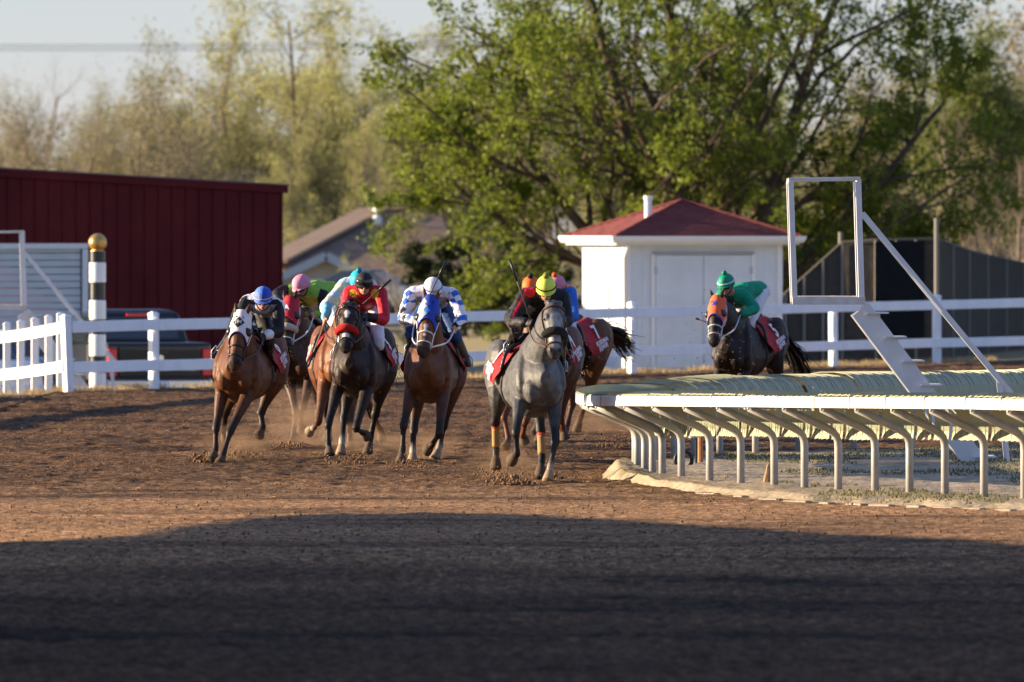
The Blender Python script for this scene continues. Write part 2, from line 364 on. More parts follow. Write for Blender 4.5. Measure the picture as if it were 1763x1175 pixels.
while len(pts) < 13000:
    x = random.uniform(1.3, 8); lo_ = np.interp(x, LO[:, 0], LO[:, 1]) + .7; up_ = np.interp(x, UP[:, 0], UP[:, 1]) - .3
    if up_ <= lo_: continue
    d = random.uniform(lo_, up_); k = fbm(np.array(x * .9), np.array(d * .33), 4, 61) + min(0, (x - 2.9) * .14)
    if k < .47: continue
    pts.append((x, d, infield_z(x, d) - .005))
blades('infield_grass', pts, .032, .018, GREENG, 'short green grass in patches on the sandy infield')

# ---------------------------------------------------------------- white board fence
VINYL = mat('white_vinyl', (.86, .87, .88), .45, spec=.4, var=.09, vscale=2.2)
def fence_post(parent, x, d, z0, top=1.36, w=.135, tilt=0, rz=0):
    m = MB(); M = Matrix.Rotation(rz, 3, 'Z'); h = top + .3
    m.box((0, 0, h / 2 - .3), (w / 2, w / 2, h / 2), M)
    cs = [M @ Vector((a * w * .56, b * w * .56, top + .002)) for a, b in ((-1, -1), (1, -1), (1, 1), (-1, 1))]; c2 = [c + Vector((0, 0, .025)) for c in cs]; c3 = [Vector((c.x * .35, c.y * .35, top + .06)) for c in cs]
    m.loft([cs, c2, c3])
    o = m.build('post', VINYL, parent, bevel=.006); o.location = Vector((x, d, z0)) - parent.location; o.rotation_euler = (0, tilt, 0); return o
root = empty('board_fence', (FENCE[0][0], FENCE[0][1], 0), 0, 'white two rail board fence running behind all the horses', 'fence')
for i, (x, d) in enumerate(FENCE):
    fence_post(root, x, d, 0, 1.23 + .010 * i + random.uniform(-.012, .012), rz=R(35), tilt=R(-2.2) if i == 0 else R(random.uniform(-.5, .5)))
for z, zi in ((1.07, .010), (.40, 0)):
    m = MB()
    for i, (a, b) in enumerate(zip(FENCE[:-1], FENCE[1:])):
        dv = Vector((b[0] - a[0], b[1] - a[1], 0)).normalized(); nrm = Vector((dv.y, -dv.x, 0)) * .088
        p = Vector((a[0], a[1], z + zi * i + random.uniform(-.008, .008))) + nrm - root.location; q = Vector((b[0], b[1], z + zi * (i + 1) + random.uniform(-.008, .008))) + nrm - root.location
        m.bar(p + dv * .004, q - dv * .004, .045, .185)
    m.build('rail', VINYL, root, bevel=.008)
# its other side runs off to the left and away, lit by the sun
LF = [(104, 673), (84, 676), (60, 679), (36, 682), (12, 684), (-14, 686), (-40, 688), (-70, 690)]
LFW = []
for i, (px, py) in enumerate(LF):
    d = 196.0 + 2.1 * (i + .4); LFW.append((wx(px, d), d, wz(py, d)))
root = empty('paddock_fence', LFW[0], 0, 'sunlit white fence with close set posts at the far left edge', 'fence')
for x, d, z in LFW: fence_post(root, x, d, z, 1.27, rz=R(8), w=.12)
for z in (1.06, .40):
    m = MB(); pr = [Vector((x - .02, d - .10, zz + z)) - root.location for x, d, zz in LFW]; pr.insert(0, Vector((FX[0] - .07, FD[0] - .05, z + .02)) - root.location)
    q = [Vector(p) for p in catmull(pr, 4)]
    for a, b in zip(q[:-1], q[1:]): m.bar(a, b, .05, .19)
    m.build('rail', VINYL, root)
# off to the left the outer fence carries on round the turn and throws its shadow over the dirt
OF = [(-9.6, 186), (-10.2, 182), (-10.8, 178), (-11.2, 174), (-11.6, 170), (-12, 166), (-12.3, 162), (-12.6, 158), (-12.9, 154), (-13.2, 150), (-13.4, 146), (-13.6, 142), (-13.8, 138), (-14, 134)]
root = empty('outer_fence', (*OF[0], 0), 0, 'white board fence carrying on round the outside of the turn', 'fence')
for x, d in OF: fence_post(root, x, d, 0, 1.36, rz=R(8))
for z in (1.11, .44):
    m = MB()
    for a, b in zip(OF[:-1], OF[1:]): m.bar(Vector((*a, z)) - root.location, Vector((*b, z)) - root.location, .045, .185)
    m.build('rail', VINYL, root)

# ---------------------------------------------------------------- grandstand out of view, shaped to shade the foreground and block its sky light
STEEL = mat('grandstand_steel', (.35, .35, .36), .6)
g = empty('grandstand', (-14, 70, 0), 0, 'unseen grandstand whose added roof and wedge canopy shade the home stretch', 'grandstand')
m = MB(); m.loft([[(x, -75, 13.0), (x, 20, 13.0), (x, 20, 13.6), (x, -75, 13.6)] for x in (-6, 8.6)]); m.build('roof', STEEL, g, fixn=True)  # added overhead to hold sky light off the foreground dirt
m = MB(); m.loft([[(x, -60, -.2), (x, 28, -.2), (x, 28, 17), (x, -60, 17)] for x in (-8, 0)]); m.build('block', STEEL, g, fixn=True)  # set close to the track to block sky light from the left
tn = math.tan(SUN_EL); k0 = 14
def sh(px, py):                                                     # where the canopy edge has to stand to shade that point of the track
    d = 56000 / (py - HY); x = wx(px, d); run = (x + k0) / (-sdir.x / math.hypot(sdir.x, sdir.y)); return (d + (sdir.y / math.hypot(sdir.x, sdir.y)) * run - 70, run * tn)
prof = [sh(p, q) for p, q in ((-60, 944), (0, 936), (180, 931), (300, 925), (400, 906), (540, 890), (680, 885), (850, 884), (1000, 890), (1200, 902), (1400, 915), (1600, 926), (1763, 936), (1850, 944))]
a = prof[0]; z = prof[-1]
poly = [(28.002, a[1] - 1.5)] + [p for p in prof] + [(28.002, z[1] + 1.0)]
poly = [p for p in poly if p[0] > 28.001]
m = MB(); m.loft([[(x, p[0], p[1]) for p in poly] for x in (-.5, -.1)]); m.build('canopy', STEEL, g, fixn=True)
# ---------------------------------------------------------------- safety rail
RAILW = mat('rail_white_pvc', (.82, .81, .77), .45, spec=.4, var=.04, vscale=5)
GALV = mat('galvanised_steel', (.36, .36, .35), .5, metal=.25, var=.12, vscale=9)
COVERM = mat('pale_green_pvc', (.41, .43, .30), .55, spec=.2, var=.07, vscale=6, trans=.15)
PATH = [(9.6, 106.2), (8.2, 109.2), (6.9, 112.2), (5.6, 115.0), (4.74, 116.6), (3.9, 118.2), (3.1, 120.0), (2.45, 122.2), (1.93, 124.6), (1.54, 127.2), (1.38, 130.0), (1.54, 133.0), (2.05, 135.8), (2.8, 138.2), (4.0, 140.2), (5.4, 141.8), (7.0, 143.2), (9.0, 144.8), (11, 146.2)]
pp = [Vector(p).to_3d() for p in PATH]; dense = [Vector(p) for p in catmull(pp, 30)]
def path_frame(i):
    t = (dense[min(i + 1, len(dense) - 1)] - dense[max(i - 1, 0)]).normalized(); return dense[i], t, Vector((-t.y, t.x, 0))   # track runs right-to-left then back; outward = track side
arc = [0]
for a, b in zip(dense[:-1], dense[1:]): arc.append(arc[-1] + (b - a).length)
def at_arc(s_):
    i = int(np.searchsorted(arc, s_)); i = min(max(i, 1), len(dense) - 1); return path_frame(i)
def rail_h(d): return float(np.interp(d, [106, 116, 120, 124, 128, 134, 140, 146], [1.09, 1.06, 1.015, .96, .90, .90, .95, .96]))
rail = empty('safety_rail', (4.74, 116.6, 0), 0, 'white safety rail with green slatted cover on goose neck posts round the infield', 'safety rail')
ro = Vector(rail.location); Lr = arc[-1]
def outw(n, t):                                                    # outward (track) side: infield lies to the right of the tip
    return n
N_ = 360; beam = []; fr = []
ic = Vector((6.0, 129, 0))
for k in range(N_ + 1):
    p, t, n = at_arc(Lr * k / N_)
    if n.dot(ic - p) > 0: n = -n
    fr.append((p, t, n, rail_h(p.y)))
def P_(k, off, z): p, t, n, h = fr[k]; q = p - n * off; return Vector((q.x, q.y, h + z)) - ro   # off: metres inwards from the post line, negative = over the track
m = MB(); m.loft([[P_(k, -.66, -.005), P_(k, -.665, -.115), P_(k, -.58, -.115), P_(k, -.58, -.005)] for k in range(N_ + 1)])
bo = m.build('rail_beam', RAILW, rail, bevel=.006, fixn=True)
m = MB(); seg = 1.22
s_ = .6
posts = []
apx = max(range(len(dense)), key=lambda i: -dense[i].x)
for tp in (1905, 1832, 1762, 1695, 1627, 1566, 1507, 1444, 1387, 1332, 1275, 1222, 1173, 1140, 1124, 1110):
    i = min(range(apx + 1), key=lambda i: abs(CX + dense[i].x * FPX / dense[i].y - tp)); posts.append(arc[i])
s_ = posts[-1] + 1.17
while s_ < Lr - .5: posts.append(s_); s_ += 1.17
COVP = [(-.655, .006), (-.5, .030), (-.3, .032), (-.12, .012), (.0, -.045), (.07, -.13), (.090, -.25), (.09, -.36), (.075, -.435)]
for j, (a, b) in enumerate(zip(posts[:-1], posts[1:])):             # one cover panel per bay, each of narrow overlapping slats
    m = MB(); ns = max(4, int((b - a) / .105)); lift = random.uniform(-.008, .012); skew = random.uniform(-.012, .012)
    for q in range(ns):
        s0 = a + .006 + (b - a - .012) * q / ns; s1 = a + .006 + (b - a - .012) * (q + .97) / ns; rows = []
        for sN, hi in ((s0, .009), (s1, -.004)):
            p, t, n = at_arc(sN); n = -n if n.dot(ic - p) > 0 else n; h = rail_h(p.y)
            rows.append([Vector((p.x - n.x * o_, p.y - n.y * o_, h + z_ + hi + lift + skew * (sN - a))) - ro for o_, z_ in COVP])
        inn = [[Vector((v.x, v.y, v.z - .010)) for v in r] for r in rows]
        r0 = rows[0] + inn[0][::-1]; r1 = rows[1] + inn[1][::-1]; m.loft([r0, r1])
    m.build('cover_panel', COVERM, rail, fixn=True)
for sN in posts:
    p, t, n = at_arc(sN); n = -n if n.dot(ic - p) > 0 else n; h = rail_h(p.y); m = MB()
    zb = infield_z(p.x, p.y) if 1 < p.x < 14 else 0
    pts = [(0, -.3 + zb), (0, h - .54), (-.004, h - .47), (-.025, h - .41), (-.07, h - .365), (-.13, h - .33), (-.35, h - .235), (-.61, h - .125)]
    q = [Vector((p.x - n.x * o_, p.y - n.y * o_, z_)) - ro for o_, z_ in pts]; m.tube(q, .041, 14)
    o = m.build('post', GALV, rail, smooth=True)
    cl = MB(); c = Vector((p.x + n.x * .615, p.y + n.y * .615, h - .13)) - ro; cl.ico(c, .022, 2); cl.build('clamp', GALV, o, smooth=True)
for sN in posts:
    p, t, n = at_arc(sN + .03); n = -n if n.dot(ic - p) > 0 else n; h = rail_h(p.y); a_ = Vector((p.x + n.x * .624, p.y + n.y * .624, h - .0595)) - ro; m = MB(); m.box((0, 0, 0), (.047, .010, .0605), Matrix((n, t, Vector((0, 0, 1)))).transposed()); o = m.build('joint', mat('grey_joint', (.50, .50, .48), .6), bo); o.location = a_
# kerb stones along the infield edge
STONE = mat('pale_kerb_stone', (.30, .25, .19), .9, var=.15, bump=.5, bscale=20)
for i in range(13):
    a = i / 12; x = 2.05 + 3.3 * a + random.uniform(-.04, .04); d = float(np.interp(x, LO[:, 0], LO[:, 1])) + .12
    m = MB(); m.box((0, 0, 0), (.13 + random.uniform(-.06, .05), .05, .028)); o = m.build('edging_stone', STONE, bevel=.015); o.location = (x, d + random.uniform(-.25, .1), -.012); o.rotation_euler = (0, 0, R(random.uniform(-62, -46)))
    tag(o, 'pale flat edging stone set in a broken line between dirt track and infield', 'stone', 'edging stones along the infield')

# ---------------------------------------------------------------- observation stand (steel frame on a stair)
WSTEEL = mat('white_painted_steel', (.62, .63, .64), .5, spec=.4, var=.08, vscale=4)
RUST = mat('rusty_paint', (.60, .61, .62), .6, col2=(.50, .44, .38), var=.2, vscale=9)
def stand(name, loc, label, sc=1.0, foot=0.0):
    "local origin: foot of the stair. x to the right, z up; platform up to the left"
    g = empty(name, loc, 0, label, 'stand', 'judges observation stands'); k = sc
    def V(px, py): return ((px - 1712) / 150 * k, 0, (806 - py) / 150 * k)
    dep = .75
    for y, nm in ((0, 0), (dep, 1)):
        m = MB(); off = nm * .055 * 0
        m.bar(Vector(V(1362, 312)) + Vector((0, y, 0)), Vector(V(1369, 520)) + Vector((0, y, 0)), .065, .065); m.build('upright', WSTEEL, g, bevel=.006)
        m = MB(); m.bar(Vector(V(1478, 312)) + Vector((0, y, 0)), Vector(V(1484, 520)) + Vector((0, y, 0)), .07, .07); m.build('upright', WSTEEL, g, bevel=.006)
        m = MB(); m.bar(Vector(V(1358, 311)) + Vector((0, y, .012)), Vector(V(1482, 309)) + Vector((0, y, .012)), .05, .045); m.build('top_bar', RUST if nm == 0 else WSTEEL, g, bevel=.006)
    for x0 in (1362, 1480):
        m = MB(); m.bar(Vector(V(x0, 313)) + Vector((0, .03, .01)), Vector(V(x0, 313)) + Vector((0, dep - .03, .01)), .05, .045); m.build('side_bar', WSTEEL, g)
    m = MB(); a, b = Vector(V(1365, 517)), Vector(V(1490, 517)); m.bar(a + Vector((0, -.02, 0)), b + Vector((0, -.02, 0)), .05, .085); m.build('platform_frame', RUST, g, bevel=.004); m = MB(); m.bar(a + Vector((0, dep + .02, 0)), b + Vector((0, dep + .02, 0)), .05, .085); m.build('platform_frame', RUST, g, bevel=.004)
    m = MB(); 
    for q in range(30): x0 = a.x + (b.x - a.x) * (q + .5) / 30; m.box((x0, dep / 2, a.z + .044), (.010, dep / 2 - .01, .009))
    m.build('grating', RUST, g)
    for y in (.06, dep - .06):
        m = MB(); p, q = Vector(V(1478, 524)), Vector(V(1712, 806)); m.bar(p + Vector((.03, y, -.05)), q + Vector((-.12, y, -.05)), .05, .245); m.build('stringer', WSTEEL, g, bevel=.004)
    for i in range(7):
        px = 1515 + (1700 - 1515) * i / 6 ; py = 538 + (785 - 538) * i / 6; c = Vector(V(px, py)); m = MB(); m.box(c + Vector((-.02, dep / 2, 0)), (.125, dep / 2 + .02, .008)); o = m.build('tread', WSTEEL, g)
        m = MB(); m.box(c + Vector((-.04, dep / 2, -.10)), (.05, dep / 2 - .08, .09)); m.build('bracket', WSTEEL, o)
    for y in (0, dep):
        m = MB(); m.bar(Vector(V(1486, 366)) + Vector((0, y, 0)), Vector(V(1742, 676)) + Vector((0, y, 0)), .05, .05); m.build('handrail', WSTEEL, g, bevel=.005)
        m = MB(); m.bar(Vector(V(1723, 655)) + Vector((0, y, 0)), Vector(V(1737, 802)) + Vector((0, y, 0)), .04, .04); m.build('rail_post', WSTEEL, g)
        m = MB(); m.bar(Vector(V(1500, 560)) + Vector((0, y + .1, 0)), Vector(V(1560, 806)) + Vector((0, y + .1, 0)), .05, .05)
    return g
stand('observation_stand', (wx(1712, 133), 133, -.02), 'large white steel observation stand on a stair, inside the rail at the right')
g2 = stand('observation_stand', (wx(182, 214), 214.0, wz(710, 214)), 'white steel observation stand standing behind the picket fence at the far left', sc=1.0)

# ---------------------------------------------------------------- infield odds and ends
WOOD = mat('weathered_wood', (.30, .20, .12), .9, var=.25, vscale=9, bump=.5, bscale=40)
BLACKP = mat('black_plastic', (.012, .012, .013), .45)
GREYP = mat('grey_metal', (.42, .44, .46), .45, metal=.3)
d = 133; m = MB(); m.tube([(0, 0, -.1), (0, 0, .34)], .032, 10); o = m.build('marker_post', mat('orange_brown_wood', (.42, .17, .07), .8, var=.2), smooth=False); o.location = (wx(1206, d), d, wz(800, d)); tag(o, 'short orange brown wooden post on the infield beside the hanging lamp can', 'post')
d = 132; g = empty('flood_lamp', (wx(1194, d), d, wz(800, d)), 0, 'small grey lamp can on a thin stake near the wooden post', 'lamp'); m = MB()
m.lathe([(.02, .30), (.055, .30), (.07, .36), (.07, .46), (.05, .50), (.01, .50)], n=18); m.build('lamp_can', GREYP, g, smooth=False); m = MB(); m.tube([(.03, .01, -.1), (.03, .01, .3)], .012, 8); m.build('stake', BLACKP, g)
d = 131; m = MB(); ring = []
for k in range(25):
    a = 2 * math.pi * k / 24; ring.append((math.cos(a) * .095, 0, math.sin(a) * .095 + .09))
m.tube(ring, .022, 8); o = m.build('rubber_tyre', BLACKP, smooth=True); o.location = (wx(1177, d), d, wz(806, d)); tag(o, 'small black rubber ring lying upright behind the rail posts', 'tyre')
d = 122.6; m = MB(); prof = [(.05, -.03), (.04, .05), (.028, .12), (.03, .17), (.012, .20)]; m.lathe(prof, n=9); o = m.build('tree_stump', WOOD); o.location = (wx(1320, d), d, infield_z(wx(1320, d), d)); o.rotation_euler = (0, R(8), 0); tag(o, 'small broken wooden stump between the rail posts', 'stump')
d = 136; g = empty('junction_box', (wx(1646, d), d, infield_z(wx(1646, d), d)), 0, 'weathered tan utility box on short legs under the stair of the near stand', 'utility box')
m = MB(); m.box((0, 0, .29), (.055, .05, .13)); m.build('box', mat('tan_metal', (.33, .27, .17), .8, var=.15), g, bevel=.006)
for sx in (-.03, .03): m = MB(); m.box((sx, 0, .07), (.012, .012, .095)); m.build('leg', mat('pale_wood', (.5, .4, .25), .8), g)

# ---------------------------------------------------------------- finish pole
BLK = mat('black_gloss_paint', (.014, .016, .016), .35, spec=.5); WHT = mat('white_gloss_paint', (.78, .79, .79), .35, spec=.5, var=.03); GOLD = mat('gold_paint', (.55, .33, .10), .32, metal=.75, var=.25, vscale=14)
d = 212; g = empty('striped_pole', (wx(168, d), d, wz(668, d)), 0, 'black and white banded racing pole topped by a gold ball', 'pole')
def zz(py): return wz(py, d) - wz(668, d)
bands = [(432, 452, 'K'), (452, 487, 'W'), (487, 517, 'K'), (517, 551, 'W'), (551, 576, 'K'), (576, 614, 'W'), (614, 642, 'K'), (642, 690, 'W')]
for a, b, c in bands:
    r = .152 if c == 'W' else .140; m = MB(); z1, z0 = zz(a) - .002, zz(b) + .002; m.lathe([(r - .01, z0), (r, z0 + .012), (r, z1 - .012), (r - .01, z1)], n=28); o = m.build('band', WHT if c == 'W' else BLK, g); autosmooth(o, 30)
m = MB(); zc = zz(418); r = .168; m.lathe([(.1, zc - r - .02), (.14, zc - r * .9)] + [(max(.004, r * math.cos(t)), zc + r * math.sin(t)) for t in np.linspace(-1.0, 1.57, 16)], n=32); m.build('ball', GOLD, g, smooth=True)

# ---------------------------------------------------------------- red barn
d0 = 240.0; xc = wx(487, d0); g = empty('red_barn', (xc, d0, -.72), math.atan2(-2.6, -5.6) + math.pi, 'long dark red ribbed metal barn with a pale roll up door', 'barn')
REDM = mat('dark_red_ribbed_steel', (.085, .008, .011), .6, spec=.12, var=.30, vscale=.7); PALE = mat('pale_door_steel', (.50, .55, .57), .55, var=.06, vscale=2)
ang = g.rotation_euler[2]
def bz(py, x): return wz(py, d0) + .72 + 0 * x
Lb = 14.0; zr = wz(322, d0) + .72; slope = .052
def top(x): return zr - x * slope                                  # x runs negative to the left
def wall_rect(m, x0, x1, z0f, z1f, y=0): m.quad((x0, y, z0f), (x1, y, z0f), (x1, y, z1f(x1)), (x0, y, z1f(x0)))
ca = math.cos(ang)
def lx(px):                                                         # px on the wall plane -> local x
    k = (px - CX) / FPX; return (k * d0 - xc) / (math.cos(ang) - k * math.sin(ang))
dl, dr = lx(-120), lx(141); dz = wz(424, d0 + dr * math.sin(ang)) + .72
m = MB()
for (x0, x1, zb, zt) in ((-Lb, dl, 0, None), (dl, dr, dz, None), (dr, 0, 0, None)):
    m.loft([[(x0, 0, zb), (x0, .12, zb), (x0, .12, top(x0)), (x0, 0, top(x0))], [(x1, 0, zb), (x1, .12, zb), (x1, .12, top(x1)), (x1, 0, top(x1))]])
m.loft([[(-.12, .121, 0), (0, .121, 0), (0, .121, top(0)), (-.12, .121, top(0))], [(-.12, 20, 0), (0, 20, 0), (0, 20, top(0)), (-.12, 20, top(0))]])
m.loft([[(-Lb, .121, 0), (-Lb + .12, .121, 0), (-Lb + .12, .121, top(-Lb)), (-Lb, .121, top(-Lb))], [(-Lb, 20, 0), (-Lb + .12, 20, 0), (-Lb + .12, 20, top(-Lb)), (-Lb, 20, top(-Lb))]])
w = m.build('wall', REDM, g, fixn=True)
m = MB(); st = .305; x = -.04
while x > -Lb:
    zb = dz if dl < x < dr else 0
    m.loft([[(x - .03, -.001, zb), (x - .014, -.032, zb), (x + .014, -.032, zb), (x + .03, -.001, zb)], [(x - .03, -.001, top(x) - .05), (x - .014, -.032, top(x) - .05), (x + .014, -.032, top(x) - .05), (x + .03, -.001, top(x) - .05)]]); x -= st
m.build('wall_rib', REDM, w, fixn=True).data.update(); COL.objects[-1]
m = MB(); m.loft([[(x, -.075, top(x) - .13), (x, .0, top(x) - .13), (x, .0, top(x) + .03), (x, -.075, top(x) + .03)] for x in (-Lb, .09)]); m.build('roof_trim', REDM, g, fixn=True, bevel=.01)
m = MB(); m.loft([[(x, -.10, top(x) + .032), (x, 20.2, top(x) + .032), (x, 20.2, top(x) + .06), (x, -.10, top(x) + .06)] for x in (-Lb, .11)]); m.build('roof', mat('dull_red_roof', (.16, .10, .10), .5), g, fixn=True)
m = MB(); nh = 7
for i in range(nh):
    z0, z1 = dz * i / nh, dz * (i + 1) / nh
    for q in range(3):
        a, b = z0 + (z1 - z0) * q / 3, z0 + (z1 - z0) * (q + 1) / 3; m.loft([[(xx, .05, a + .004), (xx, .02, a + (.03 if q == 0 else .012)), (xx, .02, b - .012), (xx, .05, b - .003)] for xx in (dl + .02, dr - .02)])
m.build('roll_up_door', PALE, g, fixn=True)
m = MB(); m.box(((dl + dr) / 2, -.02, dz + .0), ((dr - dl) / 2 + .12, .03, .055)); m.box((dr + .06, -.02, dz / 2 - .03), (.06, .03, dz / 2 - .035)); m.build('door_trim', mat('door_trim_white', (.66, .69, .70), .5), g, fixn=True)

# ---------------------------------------------------------------- white shed
d0 = 232.0; th = R(17); WSID = mat('white_siding', (.62, .67, .70), .6, var=.09, vscale=1.6); SHING = mat('red_shingle', (.13, .030, .028), .9, col2=(.21, .055, .048), var=.3, vscale=5, bump=.5, bscale=24)
WTRIM = mat('white_trim', (.78, .78, .77), .5)
g = empty('white_shed', (wx(1076, d0), d0, -.16), th, 'small white shed with red shingle hip roof and double doors', 'shed')   # origin: near left corner
Fw, Dw, Hw = 3.30, 2.85, 2.36 + .16
m = MB(); m.box((Fw / 2, Dw / 2, Hw / 2), (Fw / 2, Dw / 2, Hw / 2)); wl = m.build('wall', WSID, g)
m = MB()
for i in range(1, 9):
    m.box((Fw * i / 9, -.004, Hw / 2), (.008, .006, Hw / 2 - .02)); m.box((-.004, Dw * i / 9, Hw / 2), (.006, .008, Hw / 2 - .02))
m.build('batten', WSID, wl)
m = MB()
for x, y in ((.05, -.014), (Fw - .05, -.014), ): m.box((x, y, Hw / 2), (.055, .012, Hw / 2 - .01))
m.box((-.014, .06, Hw / 2), (.012, .055, Hw / 2 - .01)); m.build('corner_board', WTRIM, g)
ov = .30; ze = Hw + .05; ap = Vector((Fw / 2, Dw / 2, 3.24 + .16))
c4 = [Vector((-ov, -ov, ze + .12)), Vector((Fw + ov, -ov, ze + .12)), Vector((Fw + ov, Dw + ov, ze + .12)), Vector((-ov, Dw + ov, ze + .12))]
m = MB(); ncr = 15
for i in range(4):
    a, b = c4[i], c4[(i + 1) % 4]; nrm = (b - a).cross(ap - a).normalized()
    for r in range(ncr):
        t0, t1 = r / ncr, (r + 1) / ncr
        p = [a.lerp(ap, t0), b.lerp(ap, t0), b.lerp(ap, t1), a.lerp(ap, t1)]; l0 = nrm * .016
        ntab = max(2, int((p[1] - p[0]).length / .28))
        for q in range(ntab):
            u0, u1 = q / ntab, (q + .955) / ntab; li = l0 * random.uniform(.6, 1.2)
            m.quad(p[0].lerp(p[1], u0) + li, p[0].lerp(p[1], u1) + li, p[3].lerp(p[2], u1), p[3].lerp(p[2], u0))
            m.quad(p[0].lerp(p[1], u0), p[0].lerp(p[1], u1), p[0].lerp(p[1], u1) + li, p[0].lerp(p[1], u0) + li)
    m.quad(a - nrm * .004, b - nrm * .004, ap - nrm * .004)
m.build('roof', SHING, g)
m = MB()
for i in range(4):
    a = c4[i]; m.tube([a + Vector((0, 0, .01)), ap + Vector((0, 0, .02))], .035, 6)
m.build('hip_cap', SHING, g)
m = MB()
cc = [Vector((c.x, c.y, 0)) for c in c4]
for i in range(4):
    a, b = cc[i], cc[(i + 1) % 4]; di = (b - a).normalized(); o_ = di.cross(Vector((0, 0, 1)))
    ra = [[q + o_ * k + Vector((0, 0, z)) + di * (k * e) for k, z in ((0, ze - .02), (.05, ze + .0), (.085, ze + .06), (.095, ze + .125), (.0, ze + .125))] for q, e in ((a, -1), (b, 1))]; m.loft(ra)
m.build('gutter', WTRIM, g, fixn=True)
m = MB(); m.box((Fw / 2, Dw / 2, ze - .03), (Fw / 2 + ov - .03, Dw / 2 + ov - .03, .02)); m.build('soffit', WTRIM, g)
m = MB(); m.tube([(-.02, -ov + .06, ze - .04), (-.02, -ov + .08, ze - .12), (-.03, -.05, ze - .30), (-.03, -.06, .1), (-.03, -.16, .05)], .035, 8); m.build('downspout', WTRIM, g, smooth=True)
def shx(px): k = (px - CX) / FPX; return (k * d0 - wx(1076, d0)) / (math.cos(th) - k * math.sin(th))
dx0, dx1 = shx(1128), shx(1292); zt = wz(440, d0) + .16
for a, b in ((dx0, (dx0 + dx1) / 2 - .006), ((dx0 + dx1) / 2 + .006, dx1)):
    m = MB(); m.box(((a + b) / 2, -.028, zt / 2 + .03), ((b - a) / 2, .02, zt / 2 - .035)); o = m.build('door', WSID, g, bevel=.005)
    m = MB(); hx = a if a == dx0 else b
    for z in (.35, zt - .3): m.box((hx, -.052, z), (.03, .006, .07))
    m.build('hinge', GREYP, o)
for hx in (dx0 - .05, dx1 + .05):
    m = MB(); m.box((hx, -.022, zt / 2 + .02), (.04, .018, zt / 2)); m.build('door_trim', WTRIM, g)
m = MB(); m.box(((dx0 + dx1) / 2 + .10, -.065, 1.05), (.02, .02, .07)); m.box(((dx0 + dx1) / 2 - .02, -.058, 1.25), (.10, .008, .02)); m.build('hasp', GREYP, g)
m = MB(); m.box(((dx0 + dx1) / 2, -.04, zt + .05), ((dx1 - dx0) / 2 + .06, .035, .022)); m.build('door_header', mat('grey_header', (.35, .36, .37), .7), g)
m = MB(); m.box((-.028, Dw * .38, 1.35), (.008, .05, .45)); m.build('wall_plate', WTRIM, g)
vp = Vector((shx(1115) + .25, .75, 0)); m = MB(); m.lathe([(.075, 2.75), (.075, 3.42)], (vp.x, vp.y, 0), 16); m.lathe([(.02, 3.422), (.09, 3.422), (.09, 3.50), (.02, 3.505)], (vp.x, vp.y, 0), 16); m.lathe([(.14, 2.9), (.08, 3.0)], (vp.x, vp.y, 0), 16); m.build('vent_pipe', WTRIM, g, fixn=True)

# ---------------------------------------------------------------- tall wire fence with dark screening
SCR = mat('dark_screen_mesh', (.085, .076, .064), .95, spec=.03, var=.3, vscale=7); SCR2 = mat('black_screen', (.014, .017, .018), .95, spec=.03, var=.15); PIPE = mat('dark_steel_pipe', (.19, .175, .15), .6)
WIRE = mat('fence_wire', (.12, .108, .09), .8, spec=.1)
g = empty('screened_fence', (wx(1450, 246), 246, 0), 0, 'tall dark mesh fence with black screen panel, behind the board fence', 'fence'); go = Vector(g.location)
CORN = [(1332, 528, 245.6), (1352, 508, 245.6), (1450, 420, 245.5), (1508, 416, 245.3), (1612, 414, 245.2), (1640, 424, 249), (1668, 434, 254), (1700, 442, 259), (1763, 456, 266), (1860, 474, 276)]
top_ = [W(a, b, c) for a, b, c in CORN]
m = MB()
for p, q in zip(top_[:-1], top_[1:]): m.quad((p.x, p.y, -.4), (q.x, q.y, -.4), q, p)
for i in range(len(m.v)): m.v[i] = tuple(Vector(m.v[i]) - go)
sf = m.build('screen', SCR, g); so_ = sf.modifiers.new('s', 'SOLIDIFY'); so_.thickness = .02
m = MB()
for p, q in zip(top_[:-1], top_[1:]):                               # woven wire courses in front of the screening
    n = 42; dv = Vector((q.y - p.y, -(q.x - p.x), 0)).normalized() * .03
    if dv.y > 0: dv = -dv
    for k in range(n):
        f = (k + .5) / n; a = Vector((p.x, p.y, -.4 + (p.z + .4) * f)) + dv - go; b = Vector((q.x, q.y, -.4 + (q.z + .4) * f)) + dv - go; m.bar(a, b, .008, .014)
m.build('wire_course', WIRE, sf)
for p in top_ + [top_[1].lerp(top_[2], f) for f in (.33, .66)] + [top_[3].lerp(top_[4], f) for f in (.33, .66)] + [top_[7].lerp(top_[8], .5)]:
    m = MB(); m.tube([Vector((p.x, p.y - .07, -.5)) - go, Vector((p.x, p.y - .07, p.z + .02)) - go], .035, 8); m.build('post', PIPE, g)
for px, py, dd_ in ((1447, 400, 246), (1612, 376, 244)):
    p = W(px, py, dd_); m = MB(); m.tube([Vector((p.x, p.y - .16, -.5)) - go, Vector((p.x, p.y - .16, p.z)) - go], .05, 10); m.build('tall_pole', PIPE, g)
m = MB(); m.tube([p + Vector((0, -.07, .03)) - go for p in top_], .03, 8); m.build('top_rail', WIRE, g)
a, b = top_[3].lerp(top_[4], -.02), top_[3].lerp(top_[4], .80); m = MB(); m.quad((a.x, a.y - .11, .3), (b.x, b.y - .11, .3), (b.x, b.y - .11, b.z - .01), (a.x, a.y - .11, a.z - .01))
m.v = [tuple(Vector(v) - go) for v in m.v]; o = m.build('black_panel', SCR2, g); s2 = o.modifiers.new('s', 'SOLIDIFY'); s2.thickness = .02

